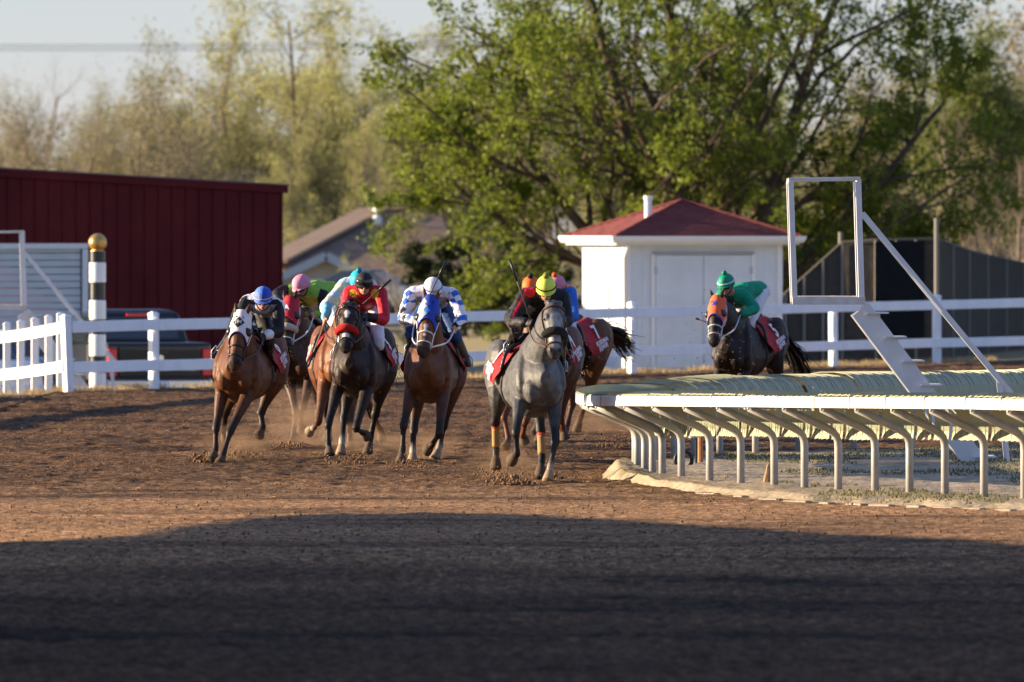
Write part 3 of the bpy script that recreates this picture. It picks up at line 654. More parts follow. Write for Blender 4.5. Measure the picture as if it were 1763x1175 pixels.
# ---------------------------------------------------------------- houses beyond
ROOF_SHADE = mat('shingle_shaded', (.14, .088, .060), .9, col2=(.22, .145, .10), var=.2, vscale=1.5); ROOF_LIT = mat('shingle_sunlit', (.26, .185, .125), .9, var=.15, vscale=1.5); HW = mat('house_siding', (.42, .40, .33), .8, var=.06); HT = mat('pale_blue_trim', (.36, .42, .46), .6)  # sunlit and shaded roof slopes coloured apart, light painted into the shingle
def gable_house(name, label, px0, pxa, px1, pyeave, pyapex, d, length, rot, ridge_rise=0):
    x0, x1 = wx(px0, d), wx(px1, d); xa = wx(pxa, d); ze_, za = wz(pyeave, d), wz(pyapex, d)
    g = empty(name, (xa, d, 0), rot, label, 'house'); w0, w1 = x0 - xa, x1 - xa
    m = MB(); k = .86; m.loft([[(w0 * k, y, -.5), (w1 * k, y, -.5), (w1 * k, y, ze_ + .1), (0, y, za - .12), (w0 * k, y, ze_ + .1)] for y in (0, length)]); wl = m.build('wall', HW, g, fixn=True)
    m = MB(); m.loft([[(0, y, za), (w0, y, ze_), (w0, y, ze_ - .12), (0, y, za - .12)] for y in (-.4, length + .4)]); m.build('roof', ROOF_LIT, g, fixn=True)
    m = MB(); m.loft([[(0.002, y, za), (w1, y, ze_), (w1, y, ze_ - .12), (0.002, y, za - .12)] for y in (-.4, length + .4)]); m.build('roof', ROOF_SHADE, g, fixn=True)
    m = MB(); m.bar((0, -.43, za - .12), (w0, -.43, ze_ - .12), .05, .26); m.bar((0, -.43, za - .12), (w1, -.43, ze_ - .12), .05, .26); m.build('barge_board', HT, g)
    m = MB(); m.box(((w0 + w1) * .1, -.03, (ze_ * .5)), (.5, .03, .6)); f = m.build('window', WTRIM, g); m = MB(); m.box(((w0 + w1) * .1, -.07, ze_ * .5), (.42, .012, .52)); m.build('pane', mat('window_glass', (.05, .06, .07), .08, spec=.6), f)
    return g
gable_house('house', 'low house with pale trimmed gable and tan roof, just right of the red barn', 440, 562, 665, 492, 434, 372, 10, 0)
g = empty('house', (wx(610, 392), 392, 0), 0, 'larger brown roofed house with a white roof vent, behind the low gabled house', 'house')
d_ = 392; rid0, rid1 = W(642, 366, d_ + 9), W(760, 372, d_ + 9); e0, e1 = W(470, 455, d_ - 1), W(800, 470, d_ - 1); bk0, bk1 = W(600, 440, d_ + 18), W(790, 440, d_ + 18); lo_ = Vector(g.location)
m = MB(); m.quad(e0 - lo_, e1 - lo_, rid1 - lo_, rid0 - lo_); o = m.build('roof', ROOF_SHADE, g); o.modifiers.new('s', 'SOLIDIFY').thickness = .15
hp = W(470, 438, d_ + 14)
m = MB(); m.quad(e0 - lo_, rid0 - lo_, hp - lo_); o = m.build('roof', ROOF_LIT, g); o.modifiers.new('s', 'SOLIDIFY').thickness = .15
m = MB(); m.bar(e0 - lo_ + Vector((0, -.1, .1)), rid0 - lo_ + Vector((0, -.1, .1)), 1.0, .12); m.build('roof_hip', ROOF_LIT, g)
m = MB(); m.quad(bk0 - lo_, bk1 - lo_, rid1 - lo_, rid0 - lo_); o = m.build('roof', ROOF_SHADE, g); o.modifiers.new('s', 'SOLIDIFY').thickness = .15
m = MB(); c = (e0 + e1) / 2 - lo_; m.box((c.x, 9, 0.2), (e1.x / 2 - e0.x / 2 - .5, 8, max(.4, e0.z - .3))); m.build('wall', HW, g)
p = W(649, 380, d_ + 7) - lo_; m = MB(); m.lathe([(.17, -.3), (.15, .12), (.09, .18), (.09, .26), (.15, .30), (.13, .42), (.02, .44)], p, 14); m.build('roof_vent', WTRIM, g)
g = empty('house', (wx(520, 420), 420, 0), 0, 'dark roofed house showing between barn and larger brown roof', 'house'); lo_ = Vector(g.location)
m = MB(); A = [W(430, 394, 420), W(575, 392, 420), W(600, 440, 414), W(420, 440, 414)]; m.quad(*[q - lo_ for q in (A[3], A[2], A[1], A[0])]); o = m.build('roof', mat('slate_shingle', (.06, .055, .06), .9, var=.2), g); o.modifiers.new('s', 'SOLIDIFY').thickness = .15
m = MB(); m.box((0, 2, .4), (1.5, 3, 1.0)); m.build('wall', HW, g)

# ---------------------------------------------------------------- vehicles behind the left fence
CARB = mat('black_car_paint', (.008, .011, .014), .35, spec=.35, coat=.15); CHROME = mat('chrome', (.55, .56, .58), .25, metal=.9); GLASS = mat('car_glass', (.02, .03, .04), .06, spec=.8); TAIL = mat('red_lens', (.72, .010, .020), .2, spec=.6); RUB = mat('tyre_rubber', (.015, .015, .015), .85); LENSW = mat('clear_lens', (.7, .7, .7), .15)
def vehicle_wheels(g, half, wb, r):
    for sx in (-1, 1):
        for y in wb:
            m = MB(); rr = []
            for xx, rad in ((-.11, r * .9), (-.09, r), (.09, r), (.11, r * .9)): rr.append([(sx * half + xx, y + rad * math.cos(2 * math.pi * k / 20), r + rad * math.sin(2 * math.pi * k / 20)) for k in range(20)])
            m.loft(rr); o = m.build('wheel', RUB, g, fixn=True); m = MB(); rr = [[(sx * (half + xx), y + rad * math.cos(2 * math.pi * k / 16), r + rad * math.sin(2 * math.pi * k / 16)) for k in range(16)] for xx, rad in ((.09, r * .62), (.125, r * .55))]; m.loft(rr); m.build('rim', CHROME, o, fixn=True)
def section(prof, x):                                                # side profile (y, z) -> loft across x with tumblehome
    return [[(sx * hw, y, z) for y, z in prof] for sx, hw in ((-1, x), (1, x))]
def pickup(loc, rz, label):
    g = empty('pickup_truck', loc, rz, label, 'pickup truck')        # rear at y=0 facing -y, length +y
    m = MB(); m.loft([[(sx * .99, y, z) for y, z in ((0, .62), (0, 1.24), (.05, 1.30), (1.9, 1.30), (1.92, .55), (.05, .5))] for sx in (-1, 1)]); m.build('cargo_bed', CARB, g, bevel=.05, fixn=True)
    m = MB(); low = [(1.94, .5), (1.94, 1.28), (4.1, 1.25), (5.6, 1.12), (5.75, .95), (5.75, .45)]; m.loft([[(sx * .99, y, z) for y, z in low] for sx in (-1, 1)]); m.build('body', CARB, g, bevel=.06, fixn=True)
    m = MB(); cab = [[(-.97, 1.98, 1.27), (.97, 1.98, 1.27), (.97, 4.25, 1.25), (-.97, 4.25, 1.25)], [(-.80, 2.10, 1.82), (.80, 2.10, 1.82), (.80, 3.5, 1.84), (-.80, 3.5, 1.84)], [(-.68, 2.25, 1.895), (.68, 2.25, 1.895), (.68, 3.3, 1.91), (-.68, 3.3, 1.91)]]; m.loft(cab); m.build('cab', CARB, g, bevel=.05, fixn=True)
    m = MB(); m.quad((-.78, 1.985, 1.36), (.78, 1.985, 1.36), (.70, 2.075, 1.76), (-.70, 2.075, 1.76)); o = m.build('rear_window', GLASS, g); o.modifiers.new('s', 'SOLIDIFY').thickness = .02
    for sx in (-1, 1):
        m = MB(); q = [(sx * .975, 2.2, 1.32), (sx * .975, 3.85, 1.32), (sx * .84, 3.4, 1.77), (sx * .84, 2.3, 1.77)]; m.quad(*(q if sx > 0 else q[::-1])); o = m.build('side_window', GLASS, g); o.modifiers.new('s', 'SOLIDIFY').thickness = .025
        m = MB(); m.box((sx * .90, -.02, .93), (.09, .05, .26)); m.build('taillight', TAIL, g, bevel=.03)
        m = MB(); m.box((sx * 1.12, 3.75, 1.36), (.11, .07, .11)); m.build('wing_mirror', CARB, g, bevel=.03)
    m = MB(); m.box((0, -.025, .95), (.78, .02, .29)); tg = m.build('tailgate', CARB, g, bevel=.02)
    m = MB(); m.box((0, -.06, 1.12), (.15, .015, .03)); m.build('handle', BLK, tg)
    m = MB(); m.quad((-.09, -.049, 1.02), (0, -.049, .88), (.09, -.049, 1.02), (.05, -.049, 1.07), (-.05, -.049, 1.07)); m.build('badge', CHROME, tg)
    m = MB(); m.box((-.58, -.048, .80), (.12, .003, .018)); m.box((.55, -.048, .80), (.14, .003, .018)); m.build('badge', CHROME, tg)
    m = MB(); m.box((0, 2.06, 1.80), (.22, .03, .035)); m.build('brake_light', TAIL, g, bevel=.01)
    m = MB(); m.loft([[(x, y + .05 * abs(x) ** 2, z) for y, z in ((-.10, .38), (-.16, .42), (-.16, .60), (-.08, .62), (.1, .6), (.1, .4))] for x in (-1.0, -.6, -.35, .35, .6, 1.0)]); bp_ = m.build('bumper', CHROME, g, bevel=.02, fixn=True)
    m = MB(); m.box((0, -.175, .5), (.16, .008, .08)); m.build('licence_plate', WHT, g)
    vehicle_wheels(g, .86, (1.05, 4.75), .40); return g
pickup((wx(274, 217), 217, -.74), R(13), 'black pickup truck with red taillights parked tail on behind the fence by the red barn')
def sedan(loc, rz, label, paint, name='parked_car'):
    g = empty(name, loc, rz, label, 'car', 'cars parked behind the left fence')
    prof = [(0, .35), (.02, .80), (.12, .96), (.9, 1.0), (1.0, 1.0), (3.2, .98), (4.3, .84), (4.55, .62), (4.55, .32)]; m = MB(); m.loft([[(sx * .89, y, z) for y, z in prof] for sx in (-1, 1)]); m.build('body', paint, g, bevel=.07, fixn=True)
    m = MB(); m.loft([[(-.84, .75, .98), (.84, .75, .98), (.84, 3.35, .97), (-.84, 3.35, .97)], [(-.64, 1.35, 1.42), (.64, 1.35, 1.42), (.64, 2.5, 1.43), (-.64, 2.5, 1.43)], [(-.55, 1.5, 1.46), (.55, 1.5, 1.46), (.55, 2.35, 1.47), (-.55, 2.35, 1.47)]]); m.build('cabin', GLASS, g, bevel=.04, fixn=True)
    m = MB(); m.box((0, 1.92, 1.475), (.56, .48, .014)); m.build('roof', paint, g, bevel=.01)
    for sx in (-1, 1):
        m = MB(); m.box((sx * .68, 0.0, .78), (.15, .04, .08)); m.build('taillight', TAIL, g, bevel=.02)
        m = MB(); m.box((sx * .64, 4.53, .66), (.16, .05, .07)); m.build('headlight', LENSW, g, bevel=.02)
        m = MB(); m.box((sx * .95, 3.0, 1.02), (.09, .06, .06)); m.build('wing_mirror', paint, g, bevel=.02)
    m = MB(); m.box((0, -.03, .42), (.86, .06, .1)); m.build('bumper', paint, g, bevel=.03)
    m = MB(); m.box((0, -.012, .70), (.16, .014, .07)); m.build('licence_plate', WHT, g)
    vehicle_wheels(g, .80, (.95, 3.6), .32); return g
sedan((wx(108, 221), 221, -.74), R(24), 'silver blue car parked behind the close set posts, next to the black pickup', mat('silver_blue_paint', (.30, .38, .43), .3, metal=.4, coat=.5))
sedan((wx(8, 216), 216, -.74), R(35), 'white car parked behind the fence at the far left', mat('white_car_paint', (.70, .72, .74), .3, coat=.5))
sedan((wx(728, 352), 352, -.1), R(68), 'blue grey car parked under the big tree near the brown house', mat('blue_grey_paint', (.20, .27, .33), .3, metal=.3, coat=.5))

# ---------------------------------------------------------------- overhead wires
CABLE = mat('cable', (.05, .05, .05), .7); POLEM = mat('utility_pole_wood', (.12, .09, .07), .9)
g = empty('power_line', (0, 430, 0), 0, 'three thin overhead wires slung across the sky above the trees', 'power line')
P0, P1 = W(-900, 64, 430), W(2700, -8, 430)
for dz_, nm in ((0, 0), (-.10, 1), (-.20, 2)):
    m = MB(); q = []
    for k in range(61):
        t = k / 60; sag = -1.0 * 4 * t * (1 - t) * .9; q.append(Vector((P0.x + (P1.x - P0.x) * t, nm * .3, P0.z + (P1.z - P0.z) * t + sag + dz_)))
    m.tube(q, .011, 5); m.build('wire', CABLE, g)
for P in (P0, P1): m = MB(); m.tube([(P.x, .3, -1), (P.x, .3, P.z + .8)], [.16, .11], 10); m.build('pole', POLEM, g)
# ---------------------------------------------------------------- trees
BARK = mat('bark', (.085, .062, .045), .9, var=.35, vscale=4, bump=.6, bscale=14); BARKP = mat('pale_bark', (.21, .165, .125), .9, var=.3, vscale=4); TWIGM = mat('bare_twigs', (.26, .21, .165), .9, var=.25, vscale=.8)
def leafmat(name, c, c2, tr=.38, vs=.7): return mat(name, c, .55, spec=.25, col2=c2, var=.3, vscale=vs, trans=tr)
LF_BIG = leafmat('spring_leaves', (.085, .135, .012), (.225, .265, .030), .45, .9); LF_PALE = leafmat('budding_leaves', (.29, .30, .105), (.41, .395, .15), .45); LF_OL = leafmat('olive_buds', (.18, .175, .055), (.29, .27, .10), .4); LF_BR = leafmat('russet_buds', (.22, .19, .11), (.30, .265, .16), .35); LF_DK = leafmat('evergreen_needles', (.022, .034, .012), (.05, .062, .02), .2); LF_GR = leafmat('fresh_green_leaves', (.11, .15, .03), (.20, .22, .05), .4)

class Tree:
    def __init__(s, seed): s.r = random.Random(seed); s.V = []; s.F = []; s.tips = []; s.TV = []; s.TF = []
    def tubeseg(s, pts, rad, n, twig=False):
        V, F = (s.TV, s.TF) if twig else (s.V, s.F); b = len(V); t0 = (pts[1] - pts[0]).normalized(); up = Vector((0, 0, 1)) if abs(t0.z) < .9 else Vector((1, 0, 0)); u = t0.cross(up).normalized(); N = len(pts)
        for i, p in enumerate(pts):
            t = (pts[min(i + 1, N - 1)] - pts[max(i - 1, 0)]).normalized(); u = (u - t * u.dot(t)).normalized(); w = t.cross(u)
            for k in range(n): a = 2 * math.pi * k / n; V.append(tuple(p + (u * math.cos(a) + w * math.sin(a)) * rad[i]))
        for i in range(N - 1):
            for k in range(n): k2 = (k + 1) % n; F.append((b + i * n + k, b + i * n + k2, b + (i + 1) * n + k2, b + (i + 1) * n + k))
    def branch(s, p, d, L, r, lev, P):
        R_ = s.r; n = P['seg'][lev]; pts = [p.copy()]; rad = [r]; q = p.copy(); dd = d.normalized(); grav = P['grav'][lev]; wob = P['wob'][lev]; tip = P.get('taper', .35)
        for i in range(n):
            dd = (dd + Vector((R_.gauss(0, wob), R_.gauss(0, wob), R_.gauss(0, wob) + grav))).normalized(); q = q + dd * (L / n); pts.append(q.copy()); rad.append(r * (1 - (1 - tip) * (i + 1) / n))
        last = lev == len(P['num']); s.tubeseg(pts, rad, P['sides'][lev], lev >= P['twiglev'])
        if last or lev >= P['leaflev']:
            for i in range(1, len(pts)):
                s.tips.append((pts[i], (pts[i] - pts[i - 1]).normalized(), lev))
        if last: return
        for k in range(P['num'][lev]):
            f = P['start'][lev] + (1 - P['start'][lev]) * ((k + R_.random() * .9) / P['num'][lev]); i = min(n - 1, int(f * n)); pos = pts[i].lerp(pts[i + 1], f * n - i); base = (pts[i + 1] - pts[i]).normalized()
            ax = base.orthogonal().normalized(); ax.rotate(Quaternion(base, R_.uniform(0, 2 * math.pi))); a = R(P['ang'][lev] * R_.uniform(.65, 1.3)); nd = base * math.cos(a) + ax * math.sin(a)
            if 'flat' in P: nd.z *= P['flat']
            s.branch(pos, nd, L * P['len'][lev] * R_.uniform(.6, 1.15) * (1.12 - .5 * f), rad[i] * P['rr'][lev], lev + 1, P)
    def meshes(s, nm, leaf, nleaf, spread, rng, cluster=1.0):
        tm = raw_mesh(nm + '_trunk', np.array(s.V), np.array(s.F)) if s.V else None; tw = raw_mesh(nm + '_twigs', np.array(s.TV), np.array(s.TF)) if s.TV else None; cm = None
        if leaf:
            T = np.array([[*a, *b] for a, b, l in s.tips]); k = rng.integers(0, len(T), nleaf)
            wgt = rng.random(len(T)) ** cluster; k = rng.choice(len(T), nleaf, p=wgt / wgt.sum()); c = T[k, :3] + rng.normal(0, spread, (nleaf, 3)); sz = leaf * rng.uniform(.55, 1.35, nleaf)[:, None]
            u = rng.normal(0, 1, (nleaf, 3)); u[:, 2] -= .5; u /= np.linalg.norm(u, axis=1, keepdims=True); w = rng.normal(0, 1, (nleaf, 3)); w -= u * (w * u).sum(1, keepdims=True); w /= np.linalg.norm(w, axis=1, keepdims=True)
            v = np.stack([c, c + (u * .5 + w * .42) * sz, c + u * sz * 1.1, c + (u * .5 - w * .42) * sz], 1).reshape(-1, 3); cm = raw_mesh(nm + '_crown', v, np.arange(nleaf * 4).reshape(-1, 4))
        return tm, tw, cm
def put_tree(name, ms, loc, mats_, label, cat='tree', group=None, rz=0, sc=1.0, shape=None):
    g = empty(name, loc, rz, label, cat, group); g.scale = (sc, sc, sc) if not shape else shape
    if ms[0]: link('trunk', ms[0], mats_[0], g, True)
    if ms[1]: link('twigs', ms[1], mats_[1], g)
    if ms[2]: link('crown', ms[2], mats_[2], g)
    return g

# the big leafing tree behind the shed: several stems from the ground, long sweeping limbs to the left
dT = 300.0
def big_tree(seed, stems, P, leaf, nleaf, spread):
    t = Tree(seed)
    for (p, d, L, r) in stems: t.branch(Vector(p), Vector(d), L, r, 0, P)
    return t.meshes('big', leaf, nleaf, spread, np.random.default_rng(seed), 1.6)
PB = dict(num=[9, 7, 6, 4], len=[.62, .55, .5, .5], rr=[.55, .55, .5, .5], ang=[42, 46, 48, 50], start=[.16, .14, .1, .1], seg=[9, 7, 5, 3, 2], wob=[.09, .11, .15, .2, .2], grav=[.035, .02, -.02, -.06, -.08], sides=[9, 6, 4, 3, 3], twiglev=9, leaflev=3, taper=.28)
stems = [((0, 0, -.3), (.06, 0, 1), 11.5, .30), ((-.25, .1, -.3), (-.42, -.1, 1), 11.5, .25), ((.3, 0, -.3), (.40, .1, 1), 11, .25), ((-.3, -.1, .3), (-.90, -.15, .85), 9.0, .20), ((.3, -.1, .3), (.85, -.1, .8), 8.6, .2), ((0, -.2, 0), (-.15, -.65, 1), 9.5, .2), ((-.4, 0, .6), (-1.15, .1, .55), 7.4, .16), ((.4, .1, .6), (1.1, .2, .42), 6.0, .15), ((.0, .3, 0), (.15, .7, 1), 9.5, .2)]
put_tree('leafing_tree', big_tree(11, stems, PB, .105, 105000, .08), (wx(1195, dT), dT, -.2), (BARK, BARK, LF_BIG), 'huge spreading tree in fresh yellow green leaf behind the white shed', rz=R(0))

# background kinds: each built once, then copied
PK = dict(num=[13, 7, 5], len=[.42, .5, .5], rr=[.45, .5, .5], ang=[38, 42, 45], start=[.22, .15, .1], seg=[9, 6, 4, 3], wob=[.05, .12, .16, .2], grav=[.02, .05, .03, .02], sides=[7, 4, 3, 3], twiglev=2, leaflev=2, taper=.25)
def kind_tree(seed, H, P=PK, leaf=.12, nleaf=15000, spread=.22, r=.16, stems=2):
    t = Tree(seed); rr = t.r
    for k in range(stems): t.branch(Vector((rr.uniform(-.2, .2) * (k > 0), rr.uniform(-.2, .2), -.3)), Vector((rr.uniform(-.3, .3) * (k > 0), rr.uniform(-.2, .2), 1)), H * (1 if k == 0 else rr.uniform(.7, .95)), r, 0, P)
    return t.meshes('kind%d' % seed, leaf, nleaf, spread, np.random.default_rng(seed))
PBARE = dict(PK, num=[14, 8, 6, 4], len=[.45, .5, .5, .5], rr=[.45, .5, .5, .6], ang=[30, 34, 38, 40], start=[.15, .1, .1, .1], seg=[8, 5, 4, 3, 2], wob=[.06, .12, .15, .18, .2], grav=[.02, .06, .05, .03, .02], sides=[6, 4, 3, 3, 3], twiglev=2)
KIND = {'pale': kind_tree(21, 11, leaf=.10, nleaf=11000), 'pale2': kind_tree(22, 11, leaf=.10, nleaf=14000, stems=3), 'olive': kind_tree(23, 11, leaf=.10, nleaf=15000, stems=3, spread=.26), 'bare': kind_tree(24, 10, PBARE, leaf=0, nleaf=0, stems=3, r=.12), 'bare2': kind_tree(25, 10, PBARE, leaf=.07, nleaf=7000, stems=2, r=.13), 'russet': kind_tree(26, 8, PBARE, leaf=.10, nleaf=12000, stems=4, r=.1), 'dark': kind_tree(27, 6, dict(PK, num=[26, 9, 5], len=[.36, .42, .5], ang=[72, 50, 45], start=[.05, .1, .1], grav=[.02, -.01, 0, 0]), leaf=.13, nleaf=24000, stems=1, spread=.12), 'green': kind_tree(28, 9, nleaf=26000, stems=3, spread=.3)}
KM = {'pale': (BARKP, TWIGM, LF_PALE), 'pale2': (BARK, TWIGM, LF_PALE), 'olive': (BARK, TWIGM, LF_OL), 'bare': (BARKP, TWIGM, LF_OL), 'bare2': (BARKP, TWIGM, LF_OL), 'russet': (BARKP, TWIGM, LF_BR), 'dark': (BARK, BARK, LF_DK), 'green': (BARK, TWIGM, LF_GR)}
KH = {'pale': 11, 'pale2': 11, 'olive': 11, 'bare': 10, 'bare2': 10, 'russet': 8, 'dark': 6, 'green': 9}
protoT = {}
def bgtree(kind, px, pytop, d, label, group, name='tree', wide=1.0):
    H = wz(pytop, d) + .5; s_ = H / KH[kind] * .93
    if kind not in protoT: g = put_tree(name, KIND[kind], (0, 0, 0), KM[kind], label, 'tree', group); protoT[kind] = (g, kids(g))
    else:
        src, ch = protoT[kind]; g = src.copy(); COL.objects.link(g); g.name = name
        for c in ch: c2 = c.copy(); COL.objects.link(c2); c2.parent = g
        tag(g, label, 'tree', group)
    g.location = (wx(px, d), d, -.4); g.rotation_euler = (0, 0, random.uniform(0, 6.28)); g.scale = (s_ * wide, s_ * wide, s_); return g
GB = 'budding trees along the left skyline'
BG = [  # kind, px, top, d, wide, label, name
 ('bare', 15, 120, 520, 1.1, 'bare brown tree at the far left edge above the barn roof', 'bare_tree'),
 ('bare2', 75, 150, 500, 1.1, 'bare thin tree second from the left edge above the barn', 'bare_tree'),
 ('bare2', 150, 150, 520, 1.0, 'pale wispy tree above the striped pole', 'bare_tree'),
 ('bare', 205, 160, 540, 1.0, 'bare grey tree just left of the olive bushy tree', 'bare_tree'),
 ('olive', 262, 118, 470, .85, 'olive bushy tree rising over the middle of the barn roof', 'budding_tree'),
 ('russet', 235, 190, 440, 1.1, 'russet budding shrub tree low over the barn roof', 'budding_tree'),
 ('pale', 365, 5, 500, .9, 'tall pale green budding tree at the left of the tall pair', 'budding_tree'),
 ('pale2', 505, -25, 470, 1.0, 'tallest pale green tree over the right end of the barn', 'budding_tree'),
 ('pale', 590, 25, 520, 1.0, 'pale green tree between the tallest one and the big leafing tree', 'budding_tree'),
 ('pale2', 660, 20, 540, 1.1, 'soft yellow green tree partly behind the left limbs of the big tree', 'budding_tree'),
 ('olive', 430, 150, 440, 1.0, 'olive green lower tree in front of the tall pale pair', 'budding_tree'),
 ('olive', 560, 190, 430, 1.1, 'low yellow olive tree right of the barn corner', 'budding_tree'),
 ('pale', 640, 170, 450, 1.1, 'yellowish budding tree above the brown roofed house', 'budding_tree'),
 ('olive', 730, 130, 470, 1.2, 'olive tree behind the hanging limbs of the big tree', 'budding_tree'),
 ('russet', 330, 210, 430, 1.3, 'brownish shrub tree low behind the right half of the barn', 'budding_tree'),
 ('russet', 60, 215, 430, 1.3, 'brownish shrub tree low over the left end of the barn roof', 'budding_tree'),
 ('bare2', 120, 205, 420, 1.4, 'tangled bare thicket low above the roll up door end of the barn', 'bare_tree'),
 ('pale', 520, 255, 405, 1.0, 'yellow green shrub between barn corner and brown roof', 'budding_tree'),
 ('bare', 690, 250, 430, 1.3, 'bare brushy tree behind the roof vent', 'bare_tree'),
 ('olive', 820, 120, 520, 1.3, 'dull olive tree far behind the left half of the big tree', 'budding_tree'),
 ('pale', 930, 90, 540, 1.3, 'pale tree far behind the middle of the big tree', 'budding_tree'),
 ('olive', 1060, 110, 520, 1.3, 'olive tree far behind the shed chimney pipe', 'budding_tree'),
 ('bare2', 1300, 120, 500, 1.4, 'thin brown tree far behind the right half of the big tree', 'bare_tree'),
 ('olive', 1450, 130, 480, 1.3, 'olive tree far behind the stand frame', 'budding_tree'),
 ('green', 1690, 60, 420, 1.0, 'rounded green tree top at the upper right edge', 'green_tree'),
 ('russet', 1760, 25, 430, 1.2, 'russet budding tree at the top right corner', 'budding_tree'),
 ('bare', 1700, 170, 330, 1.0, 'bare brown tree standing behind the screened fence near the right edge', 'bare_tree'),
 ('bare', 1765, 150, 335, 1.0, 'bare brown tree cut by the right edge of the view', 'bare_tree'),
 ('bare2', 1640, 260, 325, 1.2, 'low bare tree between the big tree and the right edge', 'bare_tree'),
 ('bare', 1580, 300, 322, 1.3, 'low brushy bare tree behind the black screen panel', 'bare_tree'),
 ('bare2', 1410, 330, 320, 1.3, 'low brushy bare tree seen through the stand frame', 'bare_tree'),
 ('bare', 655, 372, 364, 1.5, 'bare twiggy brush in front of the brown roof', 'bare_bush'),
 ('bare2', 715, 362, 358, 1.5, 'pale bare thicket at the right end of the brown roof', 'bare_bush'),
 ('dark', 800, 400, 330, 1.5, 'dark evergreen shrub under the left limbs of the big tree', 'evergreen_shrub'),
 ('dark', 870, 385, 322, 1.5, 'dark evergreen shrub beside the left wall of the shed', 'evergreen_shrub'),
 ('dark', 945, 430, 315, 1.5, 'dark low evergreen tucked against the shed corner', 'evergreen_shrub'),
 ('pale', 1010, 330, 330, 1.2, 'yellow green shrub behind the left end of the shed roof', 'budding_tree'),
 ('green', 1330, 330, 316, 1.4, 'bright green shrub behind the right end of the shed roof', 'green_shrub'),
 ('pale', 590, 455, 365, 1.3, 'yellow green bush below the pale gable trim', 'budding_bush'),
 ('bare', 700, 420, 345, 1.6, 'brushy bare bush between the house and the evergreens', 'bare_bush'),
 ('bare2', 760, 440, 330, 1.8, 'straw coloured brush below the dark evergreens', 'bare_bush'),
]
for kd, px, top__, d, wd, lab, nm in BG: bgtree(kd, px, top__, d, lab, GB if px < 760 and d > 400 else 'trees and shrubs behind the fences', nm, wd)
for i in range(46):                                                 # a last far row that closes the skyline
    px = -450 + 2700 * (i + random.uniform(-.3, .3)) / 45; hi = np.interp(px, [0, 250, 330, 700, 1600, 1763], [205, 195, 140, 130, 150, 140]) + random.uniform(-15, 25)
    bgtree(random.choice(['olive', 'pale2', 'bare2', 'russet', 'bare']), px, hi, 600 + random.uniform(-30, 40), 'far hazy brown and olive tree in the last row closing the skyline', 'far trees closing the skyline', 'far_tree', 1.3)
# ---------------------------------------------------------------- racehorses and jockeys
COAT = {}
def coat_mat(kind, rough=.52, spec=.22, var=.22, vs=7): return mat('coat_' + kind, (.1, .1, .1), rough, spec=spec, var=.50 if kind == 'grey' else .34, vscale=12 if kind == 'grey' else 9, attr='Col', bump=.6, bscale=13)
HOOFM = mat('horn_hoof', (.085, .058, .038), .9, var=.25, vscale=20); HAIRM = mat('black_horsehair', (.012, .009, .008), .55, var=.2, vscale=20); HAIRG = mat('grey_horsehair', (.04, .04, .042), .6); EYEM = mat('dark_eye', (.008, .006, .005), .08, spec=.8)
LEATH = mat('brown_leather', (.07, .028, .014), .5); LEATHB = mat('black_leather', (.012, .011, .011), .35, spec=.5); WSTRAP = mat('white_strap', (.62, .64, .66), .5)
REDC = mat('red_cloth', (.33, .007, .015), .75, var=.12, vscale=9, bump=.3, bscale=25); WINK = mat('white_print', (.75, .72, .74), .7)
RING_X = [-1.02, -.88, -.66, -.38, -.10, .18, .42, .60, .76, .90]
RING_Z = [1.24, 1.24, 1.25, 1.19, 1.13, 1.10, 1.10, 1.11, 1.11, 1.12]
RING_W = [.10, .20, .275, .275, .305, .310, .285, .270, .225, .13]
RING_H = [.13, .23, .285, .280, .320, .370, .420, .37, .30, .18]
def bodyring(x): return tuple(float(np.interp(x, RING_X, a)) for a in (RING_Z, RING_W, RING_H))
def lerp3(a, b, t): return tuple(x * (1 - t) + y * t for x, y in zip(a, b))

class Rig:
    "one place on the track: maps a point of the photograph plus its distance ahead of the girth to local coordinates"
    def __init__(s, px, scale, yaw): s.D = FPX / scale; s.X = wx(px, s.D); s.yaw = R(yaw); s.F = (math.sin(s.yaw), -math.cos(s.yaw)); s.L = (math.cos(s.yaw), math.sin(s.yaw)); s.rz = s.yaw - math.pi / 2; s.z0 = 0.0
    def J(s, px, py, fwd):
        k = (px - CX) / FPX; lat = (k * (s.D + fwd * s.F[1]) - s.X - fwd * s.F[0]) / (s.L[0] - k * s.L[1]); d = s.D + fwd * s.F[1] + lat * s.L[1]
        return Vector((fwd, lat, wz(py, d)))

def strands(name, roots, m, parent, w=.012):
    "hair: each root is a list of points; drawn as thin tapering ribbons with some thickness"
    b = MB()
    for pts in roots: n = len(pts); b.tube(pts, [w * (1 - .75 * i / (n - 1)) for i in range(n)], 3, cap=False)
    return b.build(name, m, parent)

def make_text(body, size):
    c = bpy.data.curves.new('t', 'FONT'); c.body = body; c.size = size; c.align_x = 'CENTER'; c.align_y = 'CENTER'; c.offset = size * .03; c.resolution_u = 3
    o = bpy.data.objects.new('t', c); COL.objects.link(o); dg = bpy.context.evaluated_depsgraph_get(); dg.update(); me = bpy.data.meshes.new_from_object(o.evaluated_get(dg)); bpy.data.objects.remove(o); bpy.data.curves.remove(c)
    bm = bmesh.new(); bm.from_mesh(me); bmesh.ops.triangulate(bm, faces=bm.faces)
    bmesh.ops.subdivide_edges(bm, edges=[e for e in bm.edges if e.calc_length() > size * .3], cuts=1); bm.to_mesh(me); bm.free(); return me

